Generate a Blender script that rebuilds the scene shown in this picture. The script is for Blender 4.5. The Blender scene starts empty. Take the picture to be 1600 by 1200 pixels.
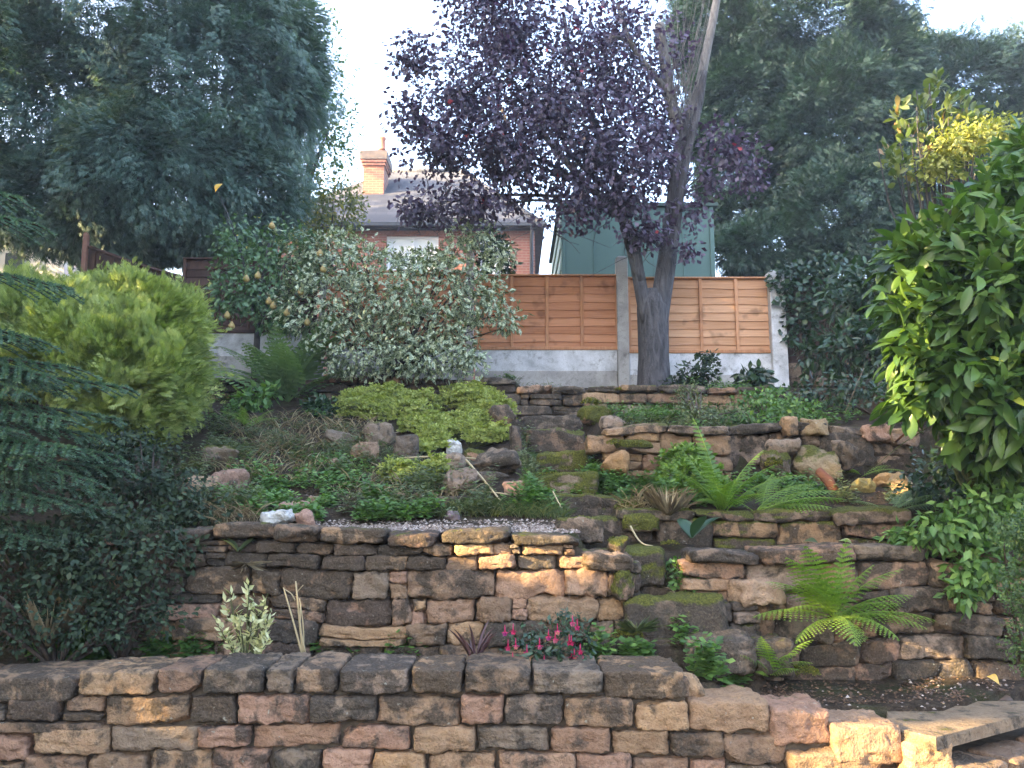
import bpy, math
import numpy as np
from mathutils import Vector
C = bpy.context.scene.collection
scene = bpy.context.scene
# ------------------------------------------------------------------ camera, world, sun, exposure
F, PITCH, EYE = 1295.0, math.radians(8.0), 1.6        # focal length in photo pixels (1600 wide), tilt, eye height
cam_d = bpy.data.cameras.new('camera'); cam = bpy.data.objects.new('camera', cam_d); C.objects.link(cam)
cam.location = (0, 0, EYE); cam.rotation_euler = (math.pi/2 + PITCH, 0, 0)
cam_d.sensor_width = 36; cam_d.lens = 36*F/1600; cam_d.clip_end = 2000; cam_d.clip_start = 0.05
scene.camera = cam
SUN_EL, SUN_AZ = math.radians(17), math.radians(-110)   # azimuth from +Y towards +X: low sun, left and a little behind
to_sun = np.array([math.sin(SUN_AZ)*math.cos(SUN_EL), math.cos(SUN_AZ)*math.cos(SUN_EL), math.sin(SUN_EL)])
w = bpy.data.worlds.new('World'); scene.world = w; w.use_nodes = True
nt = w.node_tree; bg = nt.nodes['Background']
sky = nt.nodes.new('ShaderNodeTexSky'); sky.sky_type = 'NISHITA'; sky.sun_disc = False
sky.sun_elevation = SUN_EL; sky.sun_rotation = SUN_AZ; sky.dust_density = 6.0; sky.air_density = 0.8; sky.ozone_density = 1.0
nt.links.new(sky.outputs[0], bg.inputs[0]); bg.inputs[1].default_value = 0.15
sl = bpy.data.lights.new('sun', 'SUN'); sl.energy = 3.0; sl.angle = math.radians(0.5); sl.color = (1.0, 0.74, 0.36)
so = bpy.data.objects.new('sun', sl); C.objects.link(so)
so.rotation_euler = Vector(to_sun).to_track_quat('Z', 'Y').to_euler()
vs = scene.view_settings; vs.view_transform = 'Standard'; vs.look = 'None'; vs.gamma = 1; vs.use_curve_mapping = False
vs.exposure = 3.85
scene.cycles.max_bounces = 6; scene.cycles.diffuse_bounces = 3; scene.cycles.transmission_bounces = 4
scene.cycles.use_adaptive_sampling = True

# ------------------------------------------------------------------ helpers
def P(px, py, Y):
    """photo pixel + distance in front of the camera -> world point"""
    cx, cy = (px-800)/F, (600-py)/F
    d = np.array([cx, math.cos(PITCH)-cy*math.sin(PITCH), math.sin(PITCH)+cy*math.cos(PITCH)])
    return np.array([0, 0, EYE]) + d*(Y/d[1])
def M(Y): return Y/F*1.0            # metres per photo pixel at distance Y
def rs(seed): return np.random.default_rng(seed)
def unit(a): return a/np.maximum(np.linalg.norm(a, axis=-1, keepdims=True), 1e-9)
def hash3(i, j, k, seed):
    n = (i*374761393 + j*668265263 + k*2147483647 + seed*1274126177) & 0xffffffff
    n = ((n ^ (n >> 13))*1274126177) & 0xffffffff
    n = ((n ^ (n >> 16))*1103515245) & 0xffffffff
    return ((n ^ (n >> 15)) & 0xffff)/32767.5 - 1
def vnoise(p, seed=0):
    p = np.asarray(p, float); i = np.floor(p).astype(np.int64); f = p-i; f = f*f*(3-2*f); r = 0
    for a in (0, 1):
        for b in (0, 1):
            for c in (0, 1):
                wgt = (f[..., 0] if a else 1-f[..., 0])*(f[..., 1] if b else 1-f[..., 1])*(f[..., 2] if c else 1-f[..., 2])
                r = r + wgt*hash3(i[..., 0]+a, i[..., 1]+b, i[..., 2]+c, seed)
    return r
def fbm(p, seed=0, oct=3):
    p = np.asarray(p, float); r = 0; a = 1.0
    for o in range(oct): r = r + a*vnoise(p*(2.03**o), seed+o*17); a *= .5
    return r
class Geo:
    """collects vertices, faces and point attributes; build() links them as ONE mesh object"""
    def __init__(s): s.V = []; s.Fc = {3: [], 4: []}; s.n = 0; s.A = []
    def add(s, V, faces, **at):
        V = np.asarray(V, float).reshape(-1, 3)
        for f in (faces if isinstance(faces, (list, tuple)) else [faces]):
            f = np.asarray(f, np.int64)
            if len(f): s.Fc[f.shape[1]].append(f + s.n)
        s.V.append(V); s.A.append((len(V), at)); s.n += len(V)
        return s
    def build(s, name, mat, parent=None, loc=None, smooth=True):
        V = np.concatenate(s.V) if s.V else np.zeros((0, 3))
        if parent is not None: base = np.array(parent.location) + (np.array(parent.parent.location) if parent.parent else 0)
        else: base = np.array(loc if loc is not None else (0, 0, 0), float)
        me = bpy.data.meshes.new(name)
        fs = [(k, np.concatenate(a)) for k, a in s.Fc.items() if a]
        me.vertices.add(len(V)); me.vertices.foreach_set('co', (V-base).astype(np.float32).ravel())
        nl = sum(k*len(a) for k, a in fs); nf = sum(len(a) for k, a in fs)
        me.loops.add(nl); me.polygons.add(nf)
        me.loops.foreach_set('vertex_index', np.concatenate([a.ravel() for k, a in fs]).astype(np.int32))
        tot = np.concatenate([np.full(len(a), k) for k, a in fs])
        me.polygons.foreach_set('loop_start', np.concatenate([[0], np.cumsum(tot)[:-1]]).astype(np.int32))
        me.polygons.foreach_set('use_smooth', np.full(nf, smooth))
        for key in sorted({k for n, a in s.A for k in a}):
            parts = []; vec = key == 'tint'
            for n, a in s.A:
                v = np.asarray(a.get(key, (0.3, .2, .13) if vec else 0.0), float)
                parts.append(np.broadcast_to(v, (n, 3) if vec else (n,)))
            arr = np.concatenate(parts)
            if vec:
                at = me.attributes.new(key, 'FLOAT_COLOR', 'POINT')
                at.data.foreach_set('color', np.c_[arr, np.ones(len(arr))].astype(np.float32).ravel())
            else:
                at = me.attributes.new(key, 'FLOAT', 'POINT'); at.data.foreach_set('value', arr.astype(np.float32))
        me.update(calc_edges=True); me.validate()
        me.materials.append(mat)
        o = bpy.data.objects.new(name, me); C.objects.link(o)
        if parent is not None: o.parent = parent; o.location = (0, 0, 0)
        else: o.location = base
        return o
def tag(o, label=None, cat=None, group=None, kind=None):
    for k, v in (('label', label), ('category', cat), ('group', group), ('kind', kind)):
        if v: o[k] = v
    return o
def thing(name, label, cat, loc, group=None):
    o = bpy.data.objects.new(name, None); C.objects.link(o); o.location = tuple(loc); o.empty_display_size = .1
    return tag(o, label, cat, group)
BOXF = np.array([[0, 1, 3, 2], [4, 6, 7, 5], [0, 4, 5, 1], [2, 3, 7, 6], [0, 2, 6, 4], [1, 5, 7, 3]])
def box(G, a, b, jit=0, rng=None, **at):
    """axis aligned bevelled box between corners a and b"""
    a, b = np.minimum(a, b).astype(float), np.maximum(a, b).astype(float); c = (a+b)/2; h = (b-a)/2
    bev = min(.006, h.min()*.3)
    V = []; 
    s = [(x, y, z) for x in (-1, 1) for y in (-1, 1) for z in (-1, 1)]
    for x, y, z in s:
        V += [(x*h[0], y*(h[1]-bev), z*(h[2]-bev)), (x*(h[0]-bev), y*h[1], z*(h[2]-bev)), (x*(h[0]-bev), y*(h[1]-bev), z*h[2])]
    V = np.array(V)+c
    idx = lambda x, y, z, k: 3*((x > 0)*4+(y > 0)*2+(z > 0))+k
    q = []; t = []
    for k, (u, v) in enumerate(((1, 2), (0, 2), (0, 1))):
        for sg in (-1, 1):
            pts = []
            for su, sv in ((-1, -1), (1, -1), (1, 1), (-1, 1)):
                e = [0, 0, 0]; e[k] = sg; e[u] = su; e[v] = sv; pts.append(idx(*e, k))
            q.append(pts)
    for k, l, m in ((0, 1, 2), (0, 2, 1), (1, 2, 0)):
        for sk in (-1, 1):
            for sl_ in (-1, 1):
                e1 = [0, 0, 0]; e1[k] = sk; e1[l] = sl_; e1[m] = -1; e2 = list(e1); e2[m] = 1
                q.append([idx(*e1, k), idx(*e2, k), idx(*e2, l), idx(*e1, l)])
    for x, y, z in s: t.append([idx(x, y, z, 0), idx(x, y, z, 1), idx(x, y, z, 2)])
    return G.add(V, [np.array(q), np.array(t)], **at)
def tube(G, pts, rad, sides=8, noise=0, seed=0, **at):
    pts = np.asarray(pts, float); rad = np.broadcast_to(np.asarray(rad, float), (len(pts),))
    t = unit(np.gradient(pts, axis=0)); ref = np.array([0.13, 1, 0.07]) if abs(t[:, 2]).mean() > .6 else np.array([0.05, 0.1, 1.])
    u = unit(np.cross(t, ref)); v = np.cross(t, u)
    a = np.linspace(0, 2*np.pi, sides, endpoint=False)
    ring = u[:, None]*np.cos(a)[None, :, None] + v[:, None]*np.sin(a)[None, :, None]
    r = rad[:, None, None]*np.ones((1, sides, 1))
    if noise:
        q = pts[:, None]*[2.5, 2.5, .8] + ring*2.2
        r = r*(1+noise*fbm(q, seed, 3)[..., None])
    V = pts[:, None]+ring*r
    k = np.arange(len(pts)-1)[:, None]*sides; j = np.arange(sides)[None]; jn = (j+1) % sides
    f = np.stack([k+j, k+jn, k+sides+jn, k+sides+j], -1).reshape(-1, 4)
    n = len(pts)*sides
    V = np.concatenate([V.reshape(-1, 3), pts[:1], pts[-1:]])
    jj = np.arange(sides); jx = (jj+1) % sides
    caps = np.concatenate([np.stack([jx, jj, np.full(sides, n)], -1), np.stack([n-sides+jj, n-sides+jx, np.full(sides, n+1)], -1)])
    return G.add(V, [f, caps], **at)
def spline(pts, n):
    pts = np.asarray(pts, float); m = len(pts); t = np.linspace(0, m-1, n); i = np.clip(t.astype(int), 0, m-2); f = (t-i)[:, None]
    g = lambda k: pts[np.clip(k, 0, m-1)]
    p0, p1, p2, p3 = g(i-1), g(i), g(i+1), g(i+2)
    return .5*((2*p1)+(-p0+p2)*f+(2*p0-5*p1+4*p2-p3)*f**2+(-p0+3*p1-3*p2+p3)*f**3)
# ---- leaves
def tmpl_leaf(fold=.12, wpos=.45):
    V = np.array([[0, 0, 0], [.5, 0, -fold], [1, 0, -.06], [wpos, .5, 0], [wpos, -.5, 0]]); return V, np.array([[0, 4, 2, 1], [0, 1, 2, 3]]), np.array([1, 0, 1, 1, 1.])
def tmpl_big(ob=.5, fold=.1, curl=.25, n=6):
    t = np.linspace(0, 1, n); wd = np.sin(np.pi*t**(1.0 if ob == .5 else (1.5 if ob > .5 else .7)))**.8*.5; wd[0] = .02; wd[-1] = .01
    V = []; E = []
    for i in range(n):
        z = -curl*(t[i]-.3)**2
        V += [[t[i], wd[i], z+fold*wd[i]*2*.5], [t[i], 0, z], [t[i], -wd[i], z+fold*wd[i]*2*.5]]; E += [1, 0, 1]
    f = []
    for i in range(n-1): a = 3*i; f += [[a, a+1, a+4, a+3], [a+1, a+2, a+5, a+4]]
    return np.array(V), np.array(f), np.array(E, float)
def tmpl_spray(nb=5, ang=42, wid=.085, droop=.18, seed=0):
    """flattened conifer spray: a stem with blades to both sides"""
    r = rs(seed); V = []; f = []; E = []
    def blade(o, d, L, w):
        b = len(V); d = np.array(d); s = np.array([-d[1], d[0]]); o = np.array(o, float)
        dz = lambda p: [p[0], p[1], -droop*p[0]**2-.35*droop*abs(p[1])]
        for q in (o, o+d*L*.45+s*w, o+d*L, o+d*L*.45-s*w): V.append(dz(q))
        f.append([b, b+1, b+2, b+3]); E.extend([0, .5, 1, .5])
    blade((0, 0), (1, 0), 1, wid*.8)
    for i in range(nb):
        x = .08+.72*i/nb; L = (.62-.45*i/nb)
        for sd in (1, -1):
            a = math.radians(ang+r.uniform(-8, 8)); blade((x+.03*sd, 0), (math.cos(a), sd*math.sin(a)), L*r.uniform(.8, 1.15), wid)
    return np.array(V), np.array(f), np.array(E, float)
def scatter(G, T, pos, ax, nrm, L, W, rng, rnd=None):
    tv, tf, te = T; N = len(pos)
    if N == 0: return
    ax = unit(np.asarray(ax)); b = unit(np.cross(nrm, ax)); n = np.cross(ax, b)
    L = np.broadcast_to(L, (N,))[:, None, None]; W = np.broadcast_to(W, (N,))[:, None, None]
    V = pos[:, None] + ax[:, None]*tv[None, :, 0:1]*L + b[:, None]*tv[None, :, 1:2]*W + n[:, None]*tv[None, :, 2:3]*L
    f = (tf[None]+np.arange(N)[:, None, None]*len(tv)).reshape(-1, tf.shape[1])
    r = rng.random(N) if rnd is None else rnd
    G.add(V, f, rnd=np.repeat(r, len(tv)), edge=np.tile(te, N))
def rdir(n, rng): return unit(rng.normal(size=(n, 3)))
def blob(px, py, Y, rx, rz, ry=None):
    c = P(px, py, Y); k = Y/F; return (c, np.array([rx*k, (rx*k if ry is None else ry), rz*k]))
def blob_pts(blobs, n, rng, shell=.25, amp=.12, freq=2.2, seed=1, cull=True, front=None):
    """points near the surface of a union of lumpy ellipsoids, with outward normals"""
    area = np.array([(r[0]*r[1])+(r[1]*r[2])+(r[0]*r[2]) for c, r in blobs]); k = rng.choice(len(blobs), n, p=area/area.sum())
    Cc = np.array([b[0] for b in blobs])[k]; R = np.array([b[1] for b in blobs])[k]
    d = rdir(n, rng)
    if front is not None: d[:, 1] = np.where((d[:, 1] > 0) & (rng.random(n) < front), -d[:, 1], d[:, 1])
    lump = fbm((Cc+d*R)*freq/np.maximum(R.mean(1, keepdims=True), .05)*.9, seed, 3)
    rad = (1-shell*rng.random(n)**1.5)*(1+amp*lump)
    p = Cc+d*R*rad[:, None]; nr = unit(d/R)
    if cull:
        keep = np.ones(n, bool)
        for i, (c, r) in enumerate(blobs):
            q = np.linalg.norm((p-c)/r, axis=1); keep &= ~((q < .72) & (k != i))
        p, nr, lump = p[keep], nr[keep], lump[keep]
    return p, nr, lump
# ---- stones
def _cube(n):
    ids = {}; V = []; Q = []
    def vid(p):
        k = tuple(p)
        if k not in ids: ids[k] = len(V); V.append(p)
        return ids[k]
    for ax in range(3):
        u, v = [(1, 2), (2, 0), (0, 1)][ax]
        for sg in (-1, 1):
            for i in range(n):
                for j in range(n):
                    q = []
                    for a, b in ((i, j), (i+1, j), (i+1, j+1), (i, j+1)):
                        p = [0, 0, 0]; p[ax] = sg*n; p[u] = 2*a-n; p[v] = 2*b-n; q.append(vid(p))
                    Q.append(q if sg > 0 else q[::-1])
    return np.array(V, float)/n, np.array(Q)
_cubes = {}
def stone(G, c, size, rng, n=6, k=7.0, jit=.10, rough=.05, cuts=0, yaw=0, tilt=0, roll=0, tint=(.34, .22, .14), dark=.5, moss=0.0, post=None, cutd=(.5, .85)):
    if n not in _cubes: _cubes[n] = _cube(n)
    p, Q = _cubes[n]; size = np.asarray(size, float)
    q = p*((np.abs(p)**k).sum(1)**(-1/k))[:, None]
    cj = rng.uniform(-jit, jit, (2, 2, 2, 3)); t = (q+1)/2
    for a in (0, 1):
        for b in (0, 1):
            for e in (0, 1):
                wgt = (t[:, 0] if a else 1-t[:, 0])*(t[:, 1] if b else 1-t[:, 1])*(t[:, 2] if e else 1-t[:, 2])
                q = q+wgt[:, None]*cj[a, b, e]
    for _ in range(cuts):
        nn = unit(rng.normal(size=3)*[1, 1, .8]); d = rng.uniform(*cutd); s = q@nn; over = s > d*1.0
        q = q-np.where(over, (s-d)*rng.uniform(.7, .95), 0)[:, None]*nn
    off = rng.uniform(0, 100, 3); dirn = unit(q/np.maximum(size/size.max(), .35))
    w_ = q*size/2
    m = min(size)
    rg = np.abs(fbm(w_/m*2.3+off+9, 5, 3)); w_ = w_+dirn*(fbm(w_/m*1.3+off, 3, 2)*rough*m*.8-(rg-.35)*rough*m*1.1+fbm(w_/m*7+off, 9, 2)*rough*m*.35)[:, None]
    for ang, (i, j) in ((roll, (0, 2)), (tilt, (1, 2)), (yaw, (0, 1))):
        ca, sa = math.cos(ang), math.sin(ang); x, y = w_[:, i].copy(), w_[:, j].copy(); w_[:, i] = ca*x-sa*y; w_[:, j] = sa*x+ca*y
    w_ = w_+np.asarray(c)
    if post is not None: w_ = post(w_)
    G.add(w_, Q, tint=np.array(tint), dark=dark, moss=moss)
TAN = [(.36, .235, .145), (.37, .245, .15), (.34, .21, .138), (.35, .215, .15), (.29, .195, .125), (.27, .18, .12), (.38, .245, .14), (.35, .225, .15)]
GREY = [(.24, .18, .13), (.20, .155, .115), (.27, .20, .15)]
def tintof(rng, warm=.7):
    pal = TAN if rng.random() < warm else GREY
    return np.array(pal[rng.integers(len(pal))])*rng.uniform(.8, 1.2)
# ------------------------------------------------------------------ materials
def nm(name):
    m = bpy.data.materials.new(name); m.use_nodes = True; return m, m.node_tree, m.node_tree.nodes['Principled BSDF']
def node(t, kind, **kw):
    n = t.nodes.new(kind)
    for k, v in kw.items():
        if k in n.inputs: n.inputs[k].default_value = v
        else: setattr(n, k, v)
    return n
def ramp(t, fac, stops):
    r = t.nodes.new('ShaderNodeValToRGB'); e = r.color_ramp.elements
    while len(e) < len(stops): e.new(.5)
    for el, (p, c) in zip(e, stops): el.position = p; el.color = (*c, 1) if len(c) == 3 else c
    t.links.new(fac, r.inputs[0]); return r.outputs[0]
def mixc(t, fac, a, b, mode='MIX'):
    m = t.nodes.new('ShaderNodeMix'); m.data_type = 'RGBA'; m.blend_type = mode
    for i, v in ((0, fac), (6, a), (7, b)):
        if hasattr(v, 'links') or hasattr(v, 'is_linked'): t.links.new(v, m.inputs[i])
        else: m.inputs[i].default_value = v if i == 0 else (*v, 1)
    return m.outputs[2]
def math_(t, op, a, b=None, clamp=False):
    m = t.nodes.new('ShaderNodeMath'); m.operation = op; m.use_clamp = clamp
    for i, v in ((0, a), (1, b)):
        if v is None: continue
        if hasattr(v, 'is_linked'): t.links.new(v, m.inputs[i])
        else: m.inputs[i].default_value = v
    return m.outputs[0]
def noise(t, scale, detail=4, rough=.55, vec=None, dist=0):
    n = node(t, 'ShaderNodeTexNoise', Scale=scale, Detail=detail, Roughness=rough, Distortion=dist)
    if vec is None: vec = t.nodes.new('ShaderNodeNewGeometry').outputs['Position']
    t.links.new(vec, n.inputs['Vector']); return n.outputs['Fac']
def attr(t, name, col=False):
    a = t.nodes.new('ShaderNodeAttribute'); a.attribute_name = name; return a.outputs['Color' if col else 'Fac']
def bump(t, bs, h, strength=.5, dist=.01):
    b = node(t, 'ShaderNodeBump', Strength=strength, Distance=dist); t.links.new(h, b.inputs['Height']); t.links.new(b.outputs[0], bs.inputs['Normal'])
def leaf_mat(name, stops, rough=.45, trans=.3, edge=None, spec=.5, tcol=None, eth=(.5, .62)):
    m, t, bs = nm(name); c = ramp(t, attr(t, 'rnd'), stops)
    if edge is not None:
        e = attr(t, 'edge'); wob = math_(t, 'ADD', e, math_(t, 'MULTIPLY', math_(t, 'SUBTRACT', noise(t, 60, 2), .5), .45))
        k = ramp(t, wob, [(eth[0], (0, 0, 0)), (eth[1], (1, 1, 1))]); c = mixc(t, k, c, edge)
    t.links.new(c, bs.inputs['Base Color']); bs.inputs['Roughness'].default_value = rough; bs.inputs['Specular IOR Level'].default_value = spec
    if trans:
        tr = t.nodes.new('ShaderNodeBsdfTranslucent'); c2 = mixc(t, 1.0, c, tcol or (1.5, 1.6, .6), 'MULTIPLY'); t.links.new(c2, tr.inputs[0])
        mx = t.nodes.new('ShaderNodeMixShader'); mx.inputs[0].default_value = trans
        t.links.new(bs.outputs[0], mx.inputs[1]); t.links.new(tr.outputs[0], mx.inputs[2]); t.links.new(mx.outputs[0], t.nodes['Material Output'].inputs[0])
    return m
def stone_mat(name='sandstone'):
    m, t, bs = nm(name)
    tint = attr(t, 'tint', True); big = noise(t, 8.5, 6, .62, dist=.4); mid = noise(t, 17, 5, .65, dist=.3); fine = noise(t, 95, 3, .7)
    c = mixc(t, 1.0, tint, ramp(t, mid, [(.3, (.72, .66, .62)), (.55, (1, 1, 1)), (.75, (1.22, 1.16, 1.05))]), 'MULTIPLY')
    c = mixc(t, ramp(t, fine, [(.35, (.5, .5, .5)), (.5, (0, 0, 0))]), c, mixc(t, .55, c, (.03, .025, .02)))
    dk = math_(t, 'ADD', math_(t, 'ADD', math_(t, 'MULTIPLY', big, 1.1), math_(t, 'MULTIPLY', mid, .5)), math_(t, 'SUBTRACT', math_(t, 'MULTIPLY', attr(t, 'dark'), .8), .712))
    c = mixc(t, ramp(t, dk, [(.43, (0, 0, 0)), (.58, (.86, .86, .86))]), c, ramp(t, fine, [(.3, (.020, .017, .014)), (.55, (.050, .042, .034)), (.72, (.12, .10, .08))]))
    lich = noise(t, 38, 3, .5)
    c = mixc(t, ramp(t, lich, [(.70, (0, 0, 0)), (.74, (.7, .7, .7))]), c, (.33, .32, .26))
    nz = t.nodes.new('ShaderNodeSeparateXYZ'); t.links.new(t.nodes.new('ShaderNodeNewGeometry').outputs['Normal'], nz.inputs[0])
    up = math_(t, 'ADD', math_(t, 'MULTIPLY', nz.outputs[2], .55), math_(t, 'MULTIPLY', math_(t, 'SUBTRACT', big, .5), 1.4))
    mo = math_(t, 'ADD', up, math_(t, 'SUBTRACT', math_(t, 'MULTIPLY', attr(t, 'moss'), 1.4), 1.0))
    mcol = ramp(t, fine, [(.3, (.028, .032, .008)), (.55, (.095, .098, .018)), (.8, (.21, .20, .035))])
    c = mixc(t, ramp(t, mo, [(.02, (0, 0, 0)), (.16, (1, 1, 1))]), c, mcol)
    t.links.new(c, bs.inputs['Base Color']); bs.inputs['Roughness'].default_value = .92; bs.inputs['Specular IOR Level'].default_value = .25
    h = math_(t, 'ADD', math_(t, 'MULTIPLY', mid, 1.0), math_(t, 'MULTIPLY', fine, .45)); bump(t, bs, h, .9, .03)
    return m
def plain(name, a, b, scale=8, rough=.85, bs_=.4, bd=.005, spec=.3, fine=60):
    m, t, bs = nm(name); n = noise(t, scale, 5, .6); f = noise(t, fine, 3, .6)
    c = ramp(t, math_(t, 'ADD', math_(t, 'MULTIPLY', n, .7), math_(t, 'MULTIPLY', f, .3)), [(.36, a), (.64, b)])
    t.links.new(c, bs.inputs['Base Color']); bs.inputs['Roughness'].default_value = rough; bs.inputs['Specular IOR Level'].default_value = spec
    bump(t, bs, math_(t, 'ADD', n, f), bs_, bd); return m
def wood_mat(name, a, b, horiz=True, rough=.8):
    m, t, bs = nm(name); g = t.nodes.new('ShaderNodeNewGeometry'); mp = t.nodes.new('ShaderNodeMapping'); t.links.new(g.outputs['Position'], mp.inputs[0])
    mp.inputs['Scale'].default_value = (1.2, 8, 22) if horiz else (22, 22, 1.5)
    n = noise(t, 2.2, 6, .6, mp.outputs[0], .6); kn = noise(t, 5, 2, .5); rb = attr(t, 'rnd')
    v = math_(t, 'ADD', math_(t, 'MULTIPLY', n, .7), math_(t, 'MULTIPLY', rb, .3))
    c = ramp(t, v, [(.3, a), (.7, b)]); c = mixc(t, ramp(t, kn, [(.62, (0, 0, 0)), (.74, (.6, .6, .6))]), c, tuple(x*.35 for x in a))
    t.links.new(c, bs.inputs['Base Color']); bs.inputs['Roughness'].default_value = rough; bs.inputs['Specular IOR Level'].default_value = .25
    bump(t, bs, n, .3, .004); return m
def concrete_mat(name, a, b, stain):
    m, t, bs = nm(name); n = noise(t, 3.5, 6, .65, dist=.5); f = noise(t, 90, 3, .6)
    c = ramp(t, n, [(.35, a), (.6, b)]); s = noise(t, 9, 5, .7)
    c = mixc(t, ramp(t, s, [(.56, (0, 0, 0)), (.70, (.8, .8, .8))]), c, stain); c = mixc(t, ramp(t, f, [(.3, (.35, .35, .35)), (.5, (0, 0, 0))]), c, stain)
    t.links.new(c, bs.inputs['Base Color']); bs.inputs['Roughness'].default_value = .9; bump(t, bs, f, .3, .003); return m
def bark_mat(name, a, b):
    m, t, bs = nm(name); g = t.nodes.new('ShaderNodeNewGeometry'); mp = t.nodes.new('ShaderNodeMapping'); t.links.new(g.outputs['Position'], mp.inputs[0])
    mp.inputs['Scale'].default_value = (9, 9, 1.8); n = noise(t, 2.5, 7, .68, mp.outputs[0], .8); f = noise(t, 45, 3)
    c = ramp(t, n, [(.35, a), (.62, b)]); t.links.new(c, bs.inputs['Base Color']); bs.inputs['Roughness'].default_value = .92
    bump(t, bs, math_(t, 'ADD', n, math_(t, 'MULTIPLY', f, .3)), 1.0, .03); return m
def brick_mat():
    m, t, bs = nm('brickwork'); tc = t.nodes.new('ShaderNodeTexCoord'); mp = t.nodes.new('ShaderNodeMapping'); t.links.new(tc.outputs['Object'], mp.inputs[0])
    mp.inputs['Rotation'].default_value = (math.pi/2, 0, 0)
    br = node(t, 'ShaderNodeTexBrick', Scale=1.0); br.inputs['Brick Width'].default_value = .225; br.inputs['Row Height'].default_value = .075; br.inputs['Mortar Size'].default_value = .009
    br.inputs['Color1'].default_value = (.23, .075, .05, 1); br.inputs['Color2'].default_value = (.29, .105, .068, 1); br.inputs['Mortar'].default_value = (.35, .28, .22, 1)
    t.links.new(mp.outputs[0], br.inputs[0]); c = mixc(t, .5, br.outputs[0], ramp(t, noise(t, 4, 4), [(.3, (.17, .06, .04)), (.7, (.31, .12, .08))]), 'MIX')
    t.links.new(c, bs.inputs['Base Color']); bs.inputs['Roughness'].default_value = .9; return m
def slate_mat():
    m, t, bs = nm('roof_slate'); tc = t.nodes.new('ShaderNodeTexCoord')
    br = node(t, 'ShaderNodeTexBrick', Scale=1.0); br.inputs['Brick Width'].default_value = .3; br.inputs['Row Height'].default_value = .22; br.inputs['Mortar Size'].default_value = .008
    br.inputs['Color1'].default_value = (.055, .057, .068, 1); br.inputs['Color2'].default_value = (.085, .086, .10, 1); br.inputs['Mortar'].default_value = (.05, .05, .06, 1)
    t.links.new(tc.outputs['Object'], br.inputs[0]); t.links.new(br.outputs[0], bs.inputs['Base Color']); bs.inputs['Roughness'].default_value = .9; bs.inputs['Specular IOR Level'].default_value = .15; return m
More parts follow.
